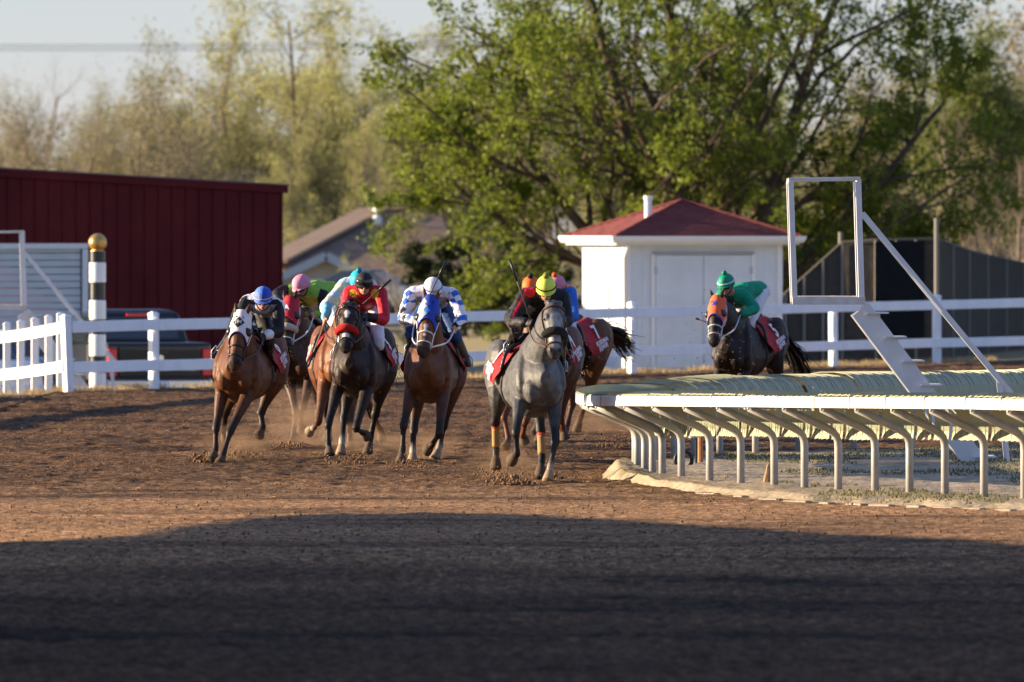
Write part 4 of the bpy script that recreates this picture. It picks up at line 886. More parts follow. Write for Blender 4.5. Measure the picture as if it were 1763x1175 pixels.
def make_horse(rig, label, coat, legc, pose, coat_kind, face=None, hair=HAIRM, hood=None, cups=True, nose=None, bridle=LEATHB, number='5', wraps=(), socks=(), patches=(), tail_to=None, cloth_side=1, reins=None, ears=True, mane=True):
    J = rig.J; g = empty('racehorse', (rig.X, rig.D, 0), rig.rz, label, 'horse', 'racehorses galloping out of the turn')
    b = Blob(); V = Vector; c2 = lerp3(coat, legc, .45)
    b.rings([(V((x, 0, z)), V((0, w, 0)), V((0, 0, h))) for x, z, w, h in zip(RING_X, RING_Z, RING_W, RING_H)], coat, n=20, egg=.24)
    # haunch, shoulder and breast muscles
    for sd in (-1, 1):
        b.ell((-.66, sd * .15, 1.27), (.30, .165, .27), coat); b.ell((.54, sd * .16, 1.08), (.21, .125, .27), coat); b.ell((.82, sd * .115, .985), (.115, .098, .145), coat); b.ell((.64, sd * .19, .98), (.12, .085, .19), coat); b.limb([(.50, sd * .10, 1.44), (.66, sd * .185, 1.20), (.74, sd * .205, 1.02)], [.07, .085, .075], coat)
    b.ell((.80, 0, 1.22), (.10, .11, .18), coat); b.ell((.36, 0, 1.44), (.26, .09, .12), coat)
    # neck
    poll = J(*pose['poll']); muz = J(*pose['muz']); ax = (muz - poll); HL = ax.length; ax.normalize()
    nb = [V((.50, 0, 1.27)), V((.50, 0, 1.27)).lerp(poll, .34) + V((.03, 0, .0)), V((.50, 0, 1.27)).lerp(poll, .68) + V((.03, 0, .02)), poll - ax * .0 + V((-.05, 0, -.07))]
    for i, (p, w, h) in enumerate(zip(nb, (.205, .155, .120, .095), (.36, .26, .195, .14))): nb[i] = (p, w, h)
    rr = []
    for i, (p, w, h) in enumerate(nb):
        t = (nb[min(i + 1, 3)][0] - nb[max(i - 1, 0)][0]).normalized(); lat = V((0, 1, 0)); lat = (lat - t * lat.dot(t)).normalized(); up = t.cross(lat); rr.append((p, lat * w, up * h))
    q = []
    for i in range(3):
        for k in range(3): f = k / 3; q.append((rr[i][0].lerp(rr[i + 1][0], f), rr[i][1].lerp(rr[i + 1][1], f), rr[i][2].lerp(rr[i + 1][2], f)))
    q.append(rr[3]); b.rings(q, coat, n=16)
    # head
    lat0 = V((0, 1, 0)); lat0 = (lat0 - ax * lat0.dot(ax)).normalized(); roll = R(pose.get('roll', 0)); lat0.rotate(Quaternion(ax, roll)); dors = ax.cross(lat0)
    if dors.x < 0 and dors.z < 0: dors = -dors
    if dors.z < 0: dors = -dors
    fy = R(pose.get('hyaw', 0))
    if fy: lat0.rotate(Quaternion(ax, 0))
    HT_ = [(0, .095, .115, -.01), (.14, .118, .135, -.012), (.30, .124, .145, -.018), (.46, .104, .122, -.008), (.62, .081, .094, .002), (.78, .072, .078, .004), (.90, .086, .080, .002), (.985, .068, .060, -.004)]
    def hring(t, k=1.0, off=0.0):
        w = np.interp(t, [a[0] for a in HT_], [a[1] for a in HT_]); h = np.interp(t, [a[0] for a in HT_], [a[2] for a in HT_]); o = np.interp(t, [a[0] for a in HT_], [a[3] for a in HT_]); return (poll + ax * (HL * t) + dors * float(o), lat0 * float(w * k + off), dors * float(h * k + off))
    muzc = lerp3(coat, (.02, .016, .014), .75)
    b.rings([hring(a[0]) for a in HT_], lambda t: coat if t < .62 else (lerp3(coat, muzc, .6) if t < .8 else muzc), n=16)
    for sd in (-1, 1):
        b.ell(poll + ax * HL * .28 + lat0 * sd * .085 + dors * .055, (.05, .035, .045), coat)            # brow over the eye
        b.ell(poll + ax * HL * .93 + lat0 * sd * .048 + dors * .03, (.03, .024, .03), muzc)
        b.ell(poll + ax * HL * .22 + lat0 * sd * .07 - dors * .07, (.075, .04, .085), coat)            # jowl
        if ears:
            e0 = poll - ax * .02 + lat0 * sd * .055 + dors * .06; e1 = e0 - ax * (.14 if pose.get('pricked', 1) else .05) + lat0 * sd * .035 + dors * (.03 if pose.get('pricked', 1) else -.10)
            b.limb([e0, e0.lerp(e1, .45), e1], [.026, .032, .008], lerp3(coat, (.01, .01, .01), .35), n=8)
    # legs
    hooves = []
    for key, sd, fore in (('fr', -1, 1), ('fl', 1, 1), ('hr', -1, 0), ('hl', 1, 0)):
        P = [J(*p) for p in pose[key]]                                                              # knee / hock, fetlock, hoof tip
        if fore:
            el = V((.56, sd * .18, .95)); sh_ = V((.66, sd * .155, 1.12)); kn, fe, ho = P
            pts = [sh_, el, el.lerp(kn, .35), el.lerp(kn, .78), kn, kn.lerp(fe, .25), kn.lerp(fe, .7), fe, fe.lerp(ho, .55)]; rad = [.115, .098, .080, .050, .051, .034, .032, .041, .036]
        else:
            hp = V((-.66, sd * .15, 1.20)); st = V((-.44, sd * .205, .98)); kn, fe, ho = P
            pts = [hp, st, st.lerp(kn, .4), st.lerp(kn, .8), kn, kn.lerp(fe, .22), kn.lerp(fe, .7), fe, fe.lerp(ho, .55)]; rad = [.20, .150, .100, .055, .058, .040, .036, .043, .038]
        sock = key in socks; lc = legc
        b.limb(pts, rad, lambda t, lc=lc, sk=sock, f=fore: ((.36, .31, .25) if sk and t > .84 else (coat if t < .24 else (c2 if t < .35 else lc))), n=10, sub=3)
        hooves.append((key, fe, ho, sock))
        if key in wraps:
            m = MB(); a, z = kn.lerp(fe, .18), kn.lerp(fe, .86); zs = np.linspace(0, 1, 9); m.tube([a.lerp(z, t) for t in zs], [.043 + .003 * math.sin(t * 25) for t in zs], 12); wr = m.build('leg_wrap', mat('yellow_wrap', (.40, .22, .06), .9, col2=(.24, .19, .11), var=.2, vscale=9), g, smooth=True)
            m = MB(); a2, z2 = a - (z - a) * .12, a; m.tube([a2, z2], .0465, 12); m.build('tape', mat('red_tape', (.55, .05, .03), .7), wr)
    body = b.build('body', coat_mat(coat_kind), g, voxel=.0120, smooth=3, colour=True, k=45,
                   patches=[(poll + ax * HL * t + lat0 * y + dors * z, r, c) for t, y, z, r, c in (list(face or []) + [(.93, .056, .058, .032, (.004, .003, .003)), (.93, -.056, .058, .032, (.004, .003, .003)), (1.0, 0, -.01, .022, (.004, .003, .003))])] + list(patches))
    for key, fe, ho, sock in hooves:
        t = (ho - fe).normalized(); s_ = t.cross(V((0, 1, 0))); s_ = V((0, 1, 0)) if s_.length < .1 else V((0, 1, 0)); s_ = (s_ - t * s_.dot(t)).normalized(); f_ = s_.cross(t)
        if f_.x < 0: f_ = -f_
        c0 = fe.lerp(ho, .42); L = (ho - c0).length + .018; m = MB()
        m.loft([[c0 + t * (L * k) + f_ * (off + r * math.cos(a) * 1.08) + s_ * (r * math.sin(a)) for a in np.linspace(0, 2 * math.pi, 15)[:-1]] for k, r, off in ((-.2, .030, 0), (0, .045, .002), (.35, .054, .010), (.7, .063, .018), (.95, .064, .022), (1.06, .050, .020))])
        o = m.build('hoof', mat('pale_hoof', (.26, .19, .125), .85) if sock else HOOFM, g, fixn=True); autosmooth(o, 50)
    # eyes
    for sd in (-1, 1):
        m = MB(); m.ico(poll + ax * HL * .31 + lat0 * sd * .104 + dors * .05, .021, 2); m.build('eye', EYEM, g, smooth=True)
    # mane and forelock
    if mane:
        rs = []; r_ = random.Random(int(rig.X * 100))
        for i in range(60):
            f = r_.random(); base = nb[0][0].lerp(poll, .25 + .75 * f) + V((-.02, 0, float(np.interp(f, [0, 1], [.26, .10])))); sd = r_.choice((-1, 1, 1)); d_ = V((-.09 + r_.gauss(0, .04), sd * (.04 + .04 * r_.random()), .03 + r_.gauss(0, .025)))
            rs.append([base, base + d_ * .6, base + d_ * 1.1 + V((-.06, 0, -.03)), base + d_ * 1.3 + V((-.12, sd * .02, -.09))])
        for i in range(14):
            base = poll + dors * .09 - ax * .01 + lat0 * r_.uniform(-.04, .04); d_ = ax * .10 + lat0 * r_.gauss(0, .02) + dors * .01; rs.append([base, base + d_ * .5 + dors * .025, base + d_])
        strands('mane', rs, hair, g, .007)
    # tail
    tr = V((-1.04, 0, 1.36)); te = J(*tail_to) if tail_to else V((-1.7, .1, 1.05)); r_ = random.Random(5); rs = []
    for i in range(150):
        a = r_.gauss(0, .05); e = te + V((r_.gauss(0, .12), r_.gauss(0, .06), r_.gauss(0, .09))); m1 = tr.lerp(e, .3) + V((0, a * .5, .08 + r_.gauss(0, .02))); m2 = tr.lerp(e, .65) + V((0, a, .05 + r_.gauss(0, .05))); rs.append([tr + V((0, a * .4, r_.gauss(0, .015))), m1, m2, e])
    strands('tail', rs, hair, g, .012)
    # bridle: noseband, cheek straps, browband, bit rings, reins
    m = MB()
    def strap(t, rr=.010, k=1.07, a0=0, a1=2 * math.pi, n=22):
        c, u, v = hring(t, 1.0, .008); return [c + u * math.cos(a) + v * math.sin(a) for a in np.linspace(a0, a1, n)]
    m.tube(strap(.80), .008, 6)
    if not nose: m.tube(strap(.62), .009, 6)
    if not hood: m.tube(strap(.09), .010, 6)
    for sd in (-1, 1):
        m.tube([poll + ax * HL * t + lat0 * sd * float(np.interp(t, [x[0] for x in HT_], [x[1] + .010 for x in HT_])) - dors * (.0 if t < .6 else .01) for t in np.linspace(.08, .82, 9)], .009, 6)
        c = poll + ax * HL * .83 + lat0 * sd * .074 - dors * .01; m.tube([c + (ax * math.cos(a) + dors * math.sin(a)) * .034 for a in np.linspace(0, 2 * math.pi, 14)], .006, 5, cap=False)
    br = m.build('bridle', bridle, g, smooth=True)
    hands = reins or [V((.74, .13, 1.52)), V((.74, -.13, 1.52))]
    for sd, hd in ((1, hands[0]), (-1, hands[1])):
        c = poll + ax * HL * .83 + lat0 * sd * .078 - dors * .02; mid = c.lerp(hd, .5) + V((0, sd * .05, -.05)); m = MB(); m.tube([Vector(p) for p in catmull([c, mid, hd, hd + V((-.1, -sd * .06, -.08))], 6)], .009, 6); m.build('rein', WSTRAP if pose.get('whitereins') else (bridle if bridle is not WSTRAP else WSTRAP), br, smooth=True)
    # breast girth loop and saddle girth
    m = MB(); xg = .16; z, w, h = bodyring(xg); m.tube([V((xg, math.sin(a) * (w * (1 - .24 * math.cos(a)) - .002), z + math.cos(a) * (h - .004))) for a in np.linspace(0, 2 * math.pi, 32)], .022, 6, cap=False); m.build('girth', mat('girth_web', pose.get('girth', (.03, .02, .02)), .7), g, smooth=True)
    # hood with eye cups
    if hood:
        hb = MB(); tt = np.linspace(-.10, .54, 15); n = 22; rings = []
        for t in tt:
            c, u, v = hring(max(t, 0), 1.0, .012); c = c + ax * HL * min(t, 0)
            lim = 2.3
            row = []
            for a in np.linspace(-lim, lim, n):
                t2 = t - max(0, t) * .30 * max(0, math.cos(a)) ** 1.5; c, u, v = hring(max(t2, 0), 1.0, .012); row.append(c + ax * HL * min(t2, 0) + u * math.sin(a) + v * math.cos(a))
            rings.append(row)
        hb.loft(rings, cap=False, closed=False); ho_ = hb.build('hood', hood['mat'], g, smooth=True); s2 = ho_.modifiers.new('s', 'SOLIDIFY'); s2.thickness = .006; s2.offset = 1
        hb = MB(); hb.tube(rings[-1], .008, 6); hb.build('trim', hood['trim'], ho_, smooth=True)
        hb = MB(); hb.tube([r[0] for r in rings], .008, 6); hb.tube([r[-1] for r in rings], .008, 6); hb.build('trim', hood.get('edge', WSTRAP), ho_, smooth=True)
        if hood.get('mark'):
            for (t0, ang0, sz, shape, mk) in hood['mark']:
                mm = MB()
                def hp_(u_, v_, off=.017):
                    t = t0 + v_ / HL; c, uu, vv = hring(t, 1.0, off); a = ang0 + u_ / .115; return c + uu * math.sin(a) + vv * math.cos(a)
                if isinstance(shape, str):
                    me = make_text(shape, sz); 
                    for vert in me.vertices: vert.co = hp_(vert.co.x, -vert.co.y, .024)
                    link('lettering', me, mk, ho_)
                else:
                    nn = len(shape)
                    for i in range(nn):
                        (ax_, ay_), (bx_, by_) = shape[i], shape[(i + 1) % nn]
                        for q in range(5):
                            for e in range(4):
                                r0, r1 = q / 5, (q + 1) / 5; f0, f1 = e / 4, (e + 1) / 4; P2 = lambda r, f: hp_((ax_ + (bx_ - ax_) * f) * r * sz, (ay_ + (by_ - ay_) * f) * r * sz)
                                mm.quad(P2(r1, f0), P2(r1, f1), P2(r0, f1), P2(r0, f0))
                    mm.build('patch', mk, ho_)
        if cups:
            for sd in (-1, 1):
                c = poll + ax * HL * .31 + lat0 * sd * .108 + dors * .045; mm = MB(); w_ = (lat0 * sd * .8 + dors * .45 - ax * .2).normalized(); a_ = w_.orthogonal().normalized(); b_ = w_.cross(a_)
                mm.loft([[c + w_ * z_ + (a_ * math.cos(k) + b_ * math.sin(k)) * r_ for k in np.linspace(0, 2 * math.pi, 17)[:-1]] for z_, r_ in ((-.02, .054), (.010, .052), (.028, .042), (.038, .022), (.041, .005))]); mm.build('eye_cup', hood.get('cup', LEATHB), ho_, smooth=True, fixn=True)
    if nose:
        c, u, v = hring(.60, 1.0, .03); ang = np.linspace(-1.5, 1.5, 17); nb_ = Blob(); nb_.limb([c + u * math.sin(a) + v * math.cos(a) for a in ang], [.028 + .020 * math.cos(a / 1.3) for a in ang], None, n=10, sub=1); o = nb_.build('noseband', nose, g, voxel=.01, smooth=2)
    # saddle and number cloth
    def surf(x, a, off): z, w, h = bodyring(x); return V((x, math.sin(a) * (w * (1 - .24 * math.cos(a)) + off), z + math.cos(a) * (h + off)))
    xs_ = np.linspace(-.60, .20, 14); an = np.linspace(-1.82, 1.82, 25); m = MB(); rows = []
    for i, x in enumerate(xs_):
        k = 1.0 if x < -.05 else 1.0 - (x + .05) * .9
        rows.append([surf(x + .01 * math.sin(a * 5), a * k, .020 + .008 * math.sin(a * 7 + x * 9) + .05 * max(0, abs(a) - 1.1) * (1 + .35 * math.sin(x * 17))) for a in an])
    m.loft(rows, cap=False, closed=False); cl = m.build('saddle_cloth', REDC, g, smooth=True); s3 = cl.modifiers.new('s', 'SOLIDIFY'); s3.thickness = .006; s3.offset = 1
    for sd in (-1, 1):
        for txt, sz, xc, ac in ((number, .28, -.36, 1.04), ('BOSSELMAN', .072, -.36, 1.46), ('FONNER', .082, -.36, 1.66)):
            me = make_text(txt, sz)
            for vert in me.vertices:
                u_, v_ = vert.co.x, vert.co.y; x = xc + u_ * (1 if sd < 0 else -1)
                vert.co = surf(x, sd * (ac - v_ / .33), .042 + .05 * max(0, ac - v_ / .33 - 1.1) * (1 + .35 * math.sin(x * 17)))
            link('number' if txt == number else 'lettering', me, WINK, cl)
    sb = Blob(); sb.rings([(V((x, 0, 1.50 + dz)), V((0, w, 0)), V((0, 0, .05))) for x, dz, w in ((-.18, .055, .15), (-.05, .02, .14), (.10, .025, .13), (.24, .07, .09))], None)
    for sd in (-1, 1): sb.limb([(.15, sd * .12, 1.50), (.18, sd * .26, 1.40), (.20, sd * .325, 1.22)], [.03, .026, .022], None)
    sb.build('saddle', pose.get('saddle', LEATHB), g, voxel=.016, smooth=3)
    return g, dict(poll=poll, ax=ax, HL=HL)

# ---------------------------------------------------------------- jockeys
SKIN = mat('skin', (.42, .20, .125), .55, spec=.35, var=.08, vscale=14); GLOVE = mat('black_glove', (.012, .012, .014), .6); BOOT = mat('black_boot', (.010, .010, .011), .22, spec=.6); GOGG = mat('goggle_lens', (.02, .018, .018), .08, spec=.8); VEST = mat('safety_vest', (.03, .032, .035), .8); MOUTH = mat('lips', (.20, .06, .045), .5)
def silk(name, c): return mat('silk_' + name, c, .6, spec=.25, var=.10, vscale=7, bump=.9, bscale=11)
DEF = dict(pelvis=(-.20, 0, 1.84), chest=(.18, 0, 1.87), neck=(.36, 0, 1.92), head=(.47, 0, 2.02), sl=(.27, .185, 1.87), sr=(.27, -.185, 1.87), el=(.40, .30, 1.62), er=(.40, -.30, 1.62), wl=(.66, .14, 1.57), wr=(.66, -.14, 1.57), hl=(-.15, .11, 1.76), hr=(-.15, -.11, 1.76), kl=(.28, .27, 1.50), kr=(.28, -.27, 1.50), al=(-.04, .32, 1.19), ar=(-.04, -.32, 1.19), tl=(.16, .335, 1.13), tr=(.16, -.335, 1.13))
def make_jockey(rig, label, ov, look, helmet, shirt, breech, pattern=None, boots=BOOT, gloves=None, pompom=None, band=None, sleeve=None, brow_goggles=False, vest=None):
    """ov: joints given as (px, py, metres ahead); look: (yaw, pitch) of the face in the rig's frame"""
    g = empty('person', (rig.X, rig.D, 1.5), rig.rz, label, 'person', 'jockeys riding in the race'); off = Vector((0, 0, 1.5)); V = Vector; j = {k: V(v) for k, v in DEF.items()}
    for k, v in ov.items(): j[k] = rig.J(*v)
    j = {k: v - off for k, v in j.items()}
    if 'neck' not in ov: j['neck'] = (j['sl'] + j['sr']) / 2 + V((.07, 0, .05))
    if 'chest' not in ov: j['chest'] = (j['sl'] + j['sr']) / 2 + V((-.08, 0, -.02))
    yw, pt = R(look[0]), R(look[1]); f = V((math.cos(yw) * math.cos(pt), math.sin(yw) * math.cos(pt), -math.sin(pt))); lt = V((-math.sin(yw), math.cos(yw), 0)); up = f.cross(lt).normalized(); up = up if up.z > 0 else -up
    H = j['head']
    def torso(b, k, col=None):
        pel, ch, nk = j['pelvis'], j['chest'], j['neck']; seq = [(pel + V((-.06, 0, -.01)), .125, .10), (pel.lerp(ch, .25), .135, .115), (pel.lerp(ch, .55) + V((0, 0, .02)), .14, .12), (ch, .165, .125), ((ch + (j['sl'] + j['sr']) / 2) / 2 + V((.03, 0, .0)), .165, .11)]
        rr = []
        for i, (p, w, h) in enumerate(seq):
            t = (seq[min(i + 1, 4)][0] - seq[max(i - 1, 0)][0]).normalized(); side = (j['sl'] - j['sr']).normalized() * (.35 + .65 * (i / 4)) + V((0, 1, 0)) * (.65 - .65 * i / 4); side = (side - t * side.dot(t)).normalized(); rr.append((p, side * (w + k), side.cross(t) * (h + k)))
        b.rings(rr, col, n=16)
        b.limb([j['sl'], (j['sl'] + j['sr']) / 2 + V((.0, 0, .015)), j['sr']], [.068 + k, .085 + k, .068 + k], col)
    def arm(b, s_, k, col=None, to=1.0):
        a, e, w = j['s' + s_], j['e' + s_], j['w' + s_]; w2 = e.lerp(w, to); b.limb([a, a.lerp(e, .5), e, e.lerp(w2, .35), w2], [.066 + k, .054 + k, .046 + k, .043 + k, .031 + k], col)
    def leg(b, s_, k, lo=0, hi=1):
        h, kn, an = j['h' + s_], j['k' + s_], j['a' + s_]
        if lo == 0: b.limb([h, h.lerp(kn, .5), kn, kn.lerp(an, .22)], [.105 + k, .085 + k, .062 + k, .055 + k])
        if hi == 1: b.limb([kn.lerp(an, .12), kn.lerp(an, .4), an], [.056 + k, .053 + k, .036 + k]); t = j['t' + s_]; b.limb([an + (an - t) * .22, an.lerp(t, .4) - V((0, 0, .02)), t], [.036 + k, .038 + k, .026 + k])
    # one continuous body
    b = Blob(); torso(b, -.006); b.limb([j['neck'] - V((.02, 0, .02)), H - up * .06 - f * .015], [.058, .054])
    b.ell(H + up * .02 - f * .005, [f * .098, lt * .076, up * .105]); b.ell(H - up * .055 + f * .035, [f * .062, lt * .056, up * .058])            # skull, jaw
    b.limb([H + f * .088 + up * .012, H + f * .112 - up * .022], [.010, .015]); b.ell(H + f * .075 - up * .082, [f * .024, lt * .024, up * .020])
    b.ell(H + f * .088 - up * .055, [f * .018, lt * .028, up * .012])
    for sd in (-1, 1): b.ell(H + f * .07 + lt * sd * .035 - up * .012, [f * .024, lt * .024, up * .018]); b.ell(H + lt * sd * .078 - f * .005 - up * .02, [f * .02, lt * .010, up * .03])
    for s_ in 'lr': arm(b, s_, -.004); leg(b, s_, -.006)
    def hand(b, s_, k=0):
        w = j['w' + s_]; d_ = (w - j['e' + s_]).normalized(); sd = 1 if s_ == 'l' else -1; kn = V((0, sd, .45)); kn = (kn - d_ * kn.dot(d_)).normalized(); cu = d_.cross(kn).normalized() * (-sd)
        if cu.z > 0: cu = -cu
        c = w + d_ * .048; b.ell(c, [d_ * (.050 + k), kn * (.024 + k), cu.cross(d_) * (.0) + kn.cross(d_).normalized() * (.040 + k)])
        ac = kn.cross(d_).normalized()                                                              # across the knuckles
        for i, ln in enumerate((.9, 1.0, .95, .78)):
            o_ = ac * (.031 - .0205 * i); p0 = c + d_ * .040 + o_ + kn * .006; p1 = p0 + (d_ * .030 + kn * .004) * ln; p2 = p1 - kn * .026 * ln - d_ * .004; p3 = p2 - d_ * .022 * ln - kn * .004; b.limb([p0, p1, p2, p3], [.0095 + k, .0092 + k, .0085 + k, .0078 + k], n=7, sub=2)
        p0 = c - d_ * .012 + ac * .034; p1 = p0 + ac * .014 + d_ * .026 - kn * .012; p2 = p1 + d_ * .024 - kn * .010 - ac * .012; b.limb([p0, p1, p2], [.012 + k, .0105 + k, .0085 + k], n=7, sub=2)
        return c
    hc = {s_: hand(b, s_) for s_ in 'lr'}
    b.build('body', SKIN, g, voxel=.0075, smooth=2)
    if gloves:
        for s_ in gloves: gb = Blob(); hand(gb, s_, .0025); w = j['w' + s_]; d_ = (w - j['e' + s_]).normalized(); gb.limb([w - d_ * .05, w + d_ * .01], [.039, .036]); gb.build('glove', GLOVE, g, voxel=.0065, smooth=2)
    # clothes
    sb = Blob(); torso(sb, .022); sb.limb([j['neck'] - V((.06, 0, .05)), j['neck'] + V((.0, 0, .0))], [.095, .070])
    for s_ in 'lr': arm(sb, s_, .024)
    mats_ = shirt if isinstance(shirt, list) else [shirt]; so2 = sb.build('shirt', mats_, g, voxel=.010, smooth=4)
    tx = bpy.data.textures.get('cloth_folds') or bpy.data.textures.new('cloth_folds', 'CLOUDS'); tx.noise_scale = .11; tx.noise_depth = 2
    dm = so2.modifiers.new('folds', 'DISPLACE'); dm.texture = tx; dm.strength = .026; dm.mid_level = .5; dm.texture_coords = 'LOCAL'
    if pattern:
        me = so2.data; n = len(me.polygons); ce = np.empty(n * 3, np.float32); me.polygons.foreach_get('center', ce); ce = ce.reshape(-1, 3); idx = np.zeros(n, np.int32)
        def near(c_, kk):
            d = np.full(n, 9.0, np.float32)
            for a, z in kk:
                a, z = np.array(a), np.array(z); v_ = z - a; t = np.clip(((c_ - a) @ v_) / (v_ @ v_), 0, 1); d = np.minimum(d, np.linalg.norm(c_ - a - t[:, None] * v_, axis=1))
            return d
        segs = {'up_l': [(j['sl'], j['el'])], 'up_r': [(j['sr'], j['er'])], 'lo_l': [(j['el'], j['wl'])], 'lo_r': [(j['er'], j['wr'])], 'tor': [(j['pelvis'], j['chest']), (j['sl'] * .55 + j['sr'] * .45, j['sr'] * .55 + j['sl'] * .45)]}
        D = np.stack([near(ce, segs[k]) for k in ('tor', 'up_l', 'up_r', 'lo_l', 'lo_r')], 1); D[:, 0] -= .10; which = D.argmin(1)
        idx = pattern(ce, which, j).astype(np.int32); me.polygons.foreach_set('material_index', np.clip(idx, 0, len(mats_) - 1))
    if vest: vb = Blob(); pel, ch = j['pelvis'], j['chest']; vb.ell((j['sl'] + j['sr']) / 2 + V((.06, 0, -.055)), (.085, .115, .085)); vb.build('vest_front', vest, g, voxel=.012, smooth=4)
    bb = Blob(); pel = j['pelvis']; bb.ell(pel + V((-.06, 0, -.03)), (.155, .160, .125))
    for s_ in 'lr': leg(bb, s_, .012, 0, 0)
    br_ = bb.build('breeches', breech, g, voxel=.011, smooth=4); dm = br_.modifiers.new('folds', 'DISPLACE'); dm.texture = tx; dm.strength = .016; dm.mid_level = .5; dm.texture_coords = 'LOCAL'
    for s_ in 'lr':
        ob = Blob(); leg(ob, s_, .007, 1, 1); o = ob.build('boot', boots, g, voxel=.009, smooth=3)
        t, an = j['t' + s_], j['a' + s_]; m = MB(); c = an.lerp(t, .55) - V((0, 0, .055)); m.tube([c + V((0, -.055, 0)), c + V((0, .055, 0))], .010, 6); m.tube([c + V((0, -.055, 0)), c + V((0, -.05, .09)), c + V((0, 0, .15)), c + V((0, .05, .09)), c + V((0, .055, 0))], .008, 6); m.build('stirrup_iron', GREYP, o, smooth=True)
    # helmet: cloth covered shell, peak, band, pompom, goggles, chin strap
    m = MB(); n = 28; rr = []
    hc0 = H + up * .035
    for t in np.linspace(0, 1, 12):
        a = t * math.pi / 2 * .985; z = .118 * math.sin(a); k = math.cos(a) ** .82; rr.append([hc0 + up * z + f * (math.cos(q) * (.130 if math.cos(q) > 0 else .132) * k) + lt * (math.sin(q) * .108 * k) for q in np.linspace(0, 2 * math.pi, n + 1)[:-1]])
    low = [hc0 - up * (.045 if math.cos(q) < .25 else .012) + f * (math.cos(q) * .128) + lt * (math.sin(q) * .107) for q in np.linspace(0, 2 * math.pi, n + 1)[:-1]]
    m.loft([low] + rr); he = m.build('helmet', helmet, g, smooth=True, fixn=True)
    if isinstance(helmet, list):
        me = he.data
        for p in me.polygons: p.material_index = 0 if (Vector(p.center) - H).dot(lt) < 0 else 1
    m = MB(); q = np.linspace(-1.15, 1.15, 13); m.loft([[hc0 + f * (math.cos(a) * .126) + lt * (math.sin(a) * .106) - up * .004 for a in q] + [hc0 + f * (math.cos(a) * .126) + lt * (math.sin(a) * .106) - up * .012 for a in q[::-1]], [hc0 + f * (math.cos(a) * .126 + .038 * math.cos(a * 1.25)) + lt * (math.sin(a) * .110) - up * .020 for a in q] + [hc0 + f * (math.cos(a) * .126 + .036 * math.cos(a * 1.25)) + lt * (math.sin(a) * .110) - up * .026 for a in q[::-1]]]); m.build('peak', helmet[0] if isinstance(helmet, list) else helmet, he, smooth=False, fixn=True)
    if band: m = MB(); m.tube([hc0 + up * .020 + f * (math.cos(q) * .131) + lt * (math.sin(q) * .109) for q in np.linspace(0, 2 * math.pi, 33)], .0085, 6, cap=False); m.build('band', band, he, smooth=True)
    if pompom:
        m = MB(); c = hc0 + up * .140; m.ico(c, .036, 3, .10); m.build('pompom', pompom, he, smooth=True)
    gz = H + up * (.062 if brow_goggles else .0); m = MB(); q = np.linspace(-1.05, 1.05, 15); rr = []
    for zz_, ext in ((-.034, .0), (-.027, .016), (.024, .016), (.034, .0)): rr.append([gz + up * zz_ + f * (math.cos(a) * (.098 + ext + (.03 if brow_goggles else 0))) + lt * (math.sin(a) * (.078 + ext * .6 + (.03 if brow_goggles else 0))) for a in q])
    m.loft(rr, cap=False, closed=False); go_ = m.build('goggles', GOGG, he if brow_goggles else g, smooth=True); s2 = go_.modifiers.new('s', 'SOLIDIFY'); s2.thickness = .012
    if brow_goggles:
        gz = H; m = MB(); rr = [[gz + up * zz_ + f * (math.cos(a) * (.098 + ext)) + lt * (math.sin(a) * (.078 + ext * .6)) for a in q] for zz_, ext in ((-.030, .0), (-.022, .014), (.020, .014), (.028, .0))]; m.loft(rr, cap=False, closed=False); go_ = m.build('goggles', GOGG, g, smooth=True); s2 = go_.modifiers.new('s', 'SOLIDIFY'); s2.thickness = .01
    m = MB()
    for sd in (-1, 1): m.tube([hc0 + lt * sd * .100 - up * .03, H + lt * sd * .083 - up * .05 + f * .02, H + lt * sd * .04 - up * .105 + f * .055, H - up * .110 + f * .06], .007, 6)
    m.build('chin_strap', GLOVE, he, smooth=True)
    m = MB(); m.ico(H + f * .101 - up * .055, .017, 2, 0, (.5, 1.0, .45)); m.build('mouth', MOUTH, g, smooth=True)
    return g, {k: v + off for k, v in j.items()}, {k: v + off for k, v in hc.items()}

WHIPH = mat('whip_grip', (.010, .010, .011), .4); WHIPS = mat('whip_shaft', (.06, .05, .045), .5); WHIPT = mat('tan_whip', (.30, .22, .15), .6)
def make_whip(rig, a, b_, label, grip_end=True, m_=WHIPS):
    A, B = rig.J(*a), rig.J(*b_); g = empty('riding_whip', (rig.X, rig.D, 1.5), rig.rz, label, 'whip', 'whips carried by the jockeys'); o_ = Vector((0, 0, 1.5)); A, B = A - o_, B - o_; m = MB(); k = A.lerp(B, .34)
    s0, s1 = (B.lerp(A, .36), B) if grip_end else (A, A.lerp(B, .3))
    m.tube([A, A.lerp(B, .5), B], [.0095, .008, .0075], 7); m.build('shaft', m_, g, smooth=True); m = MB(); m.tube([s0, s0.lerp(s1, .5), s1], [.013, .015, .013], 8); m.build('flap' if grip_end else 'grip', WHIPH, g, smooth=True); return g
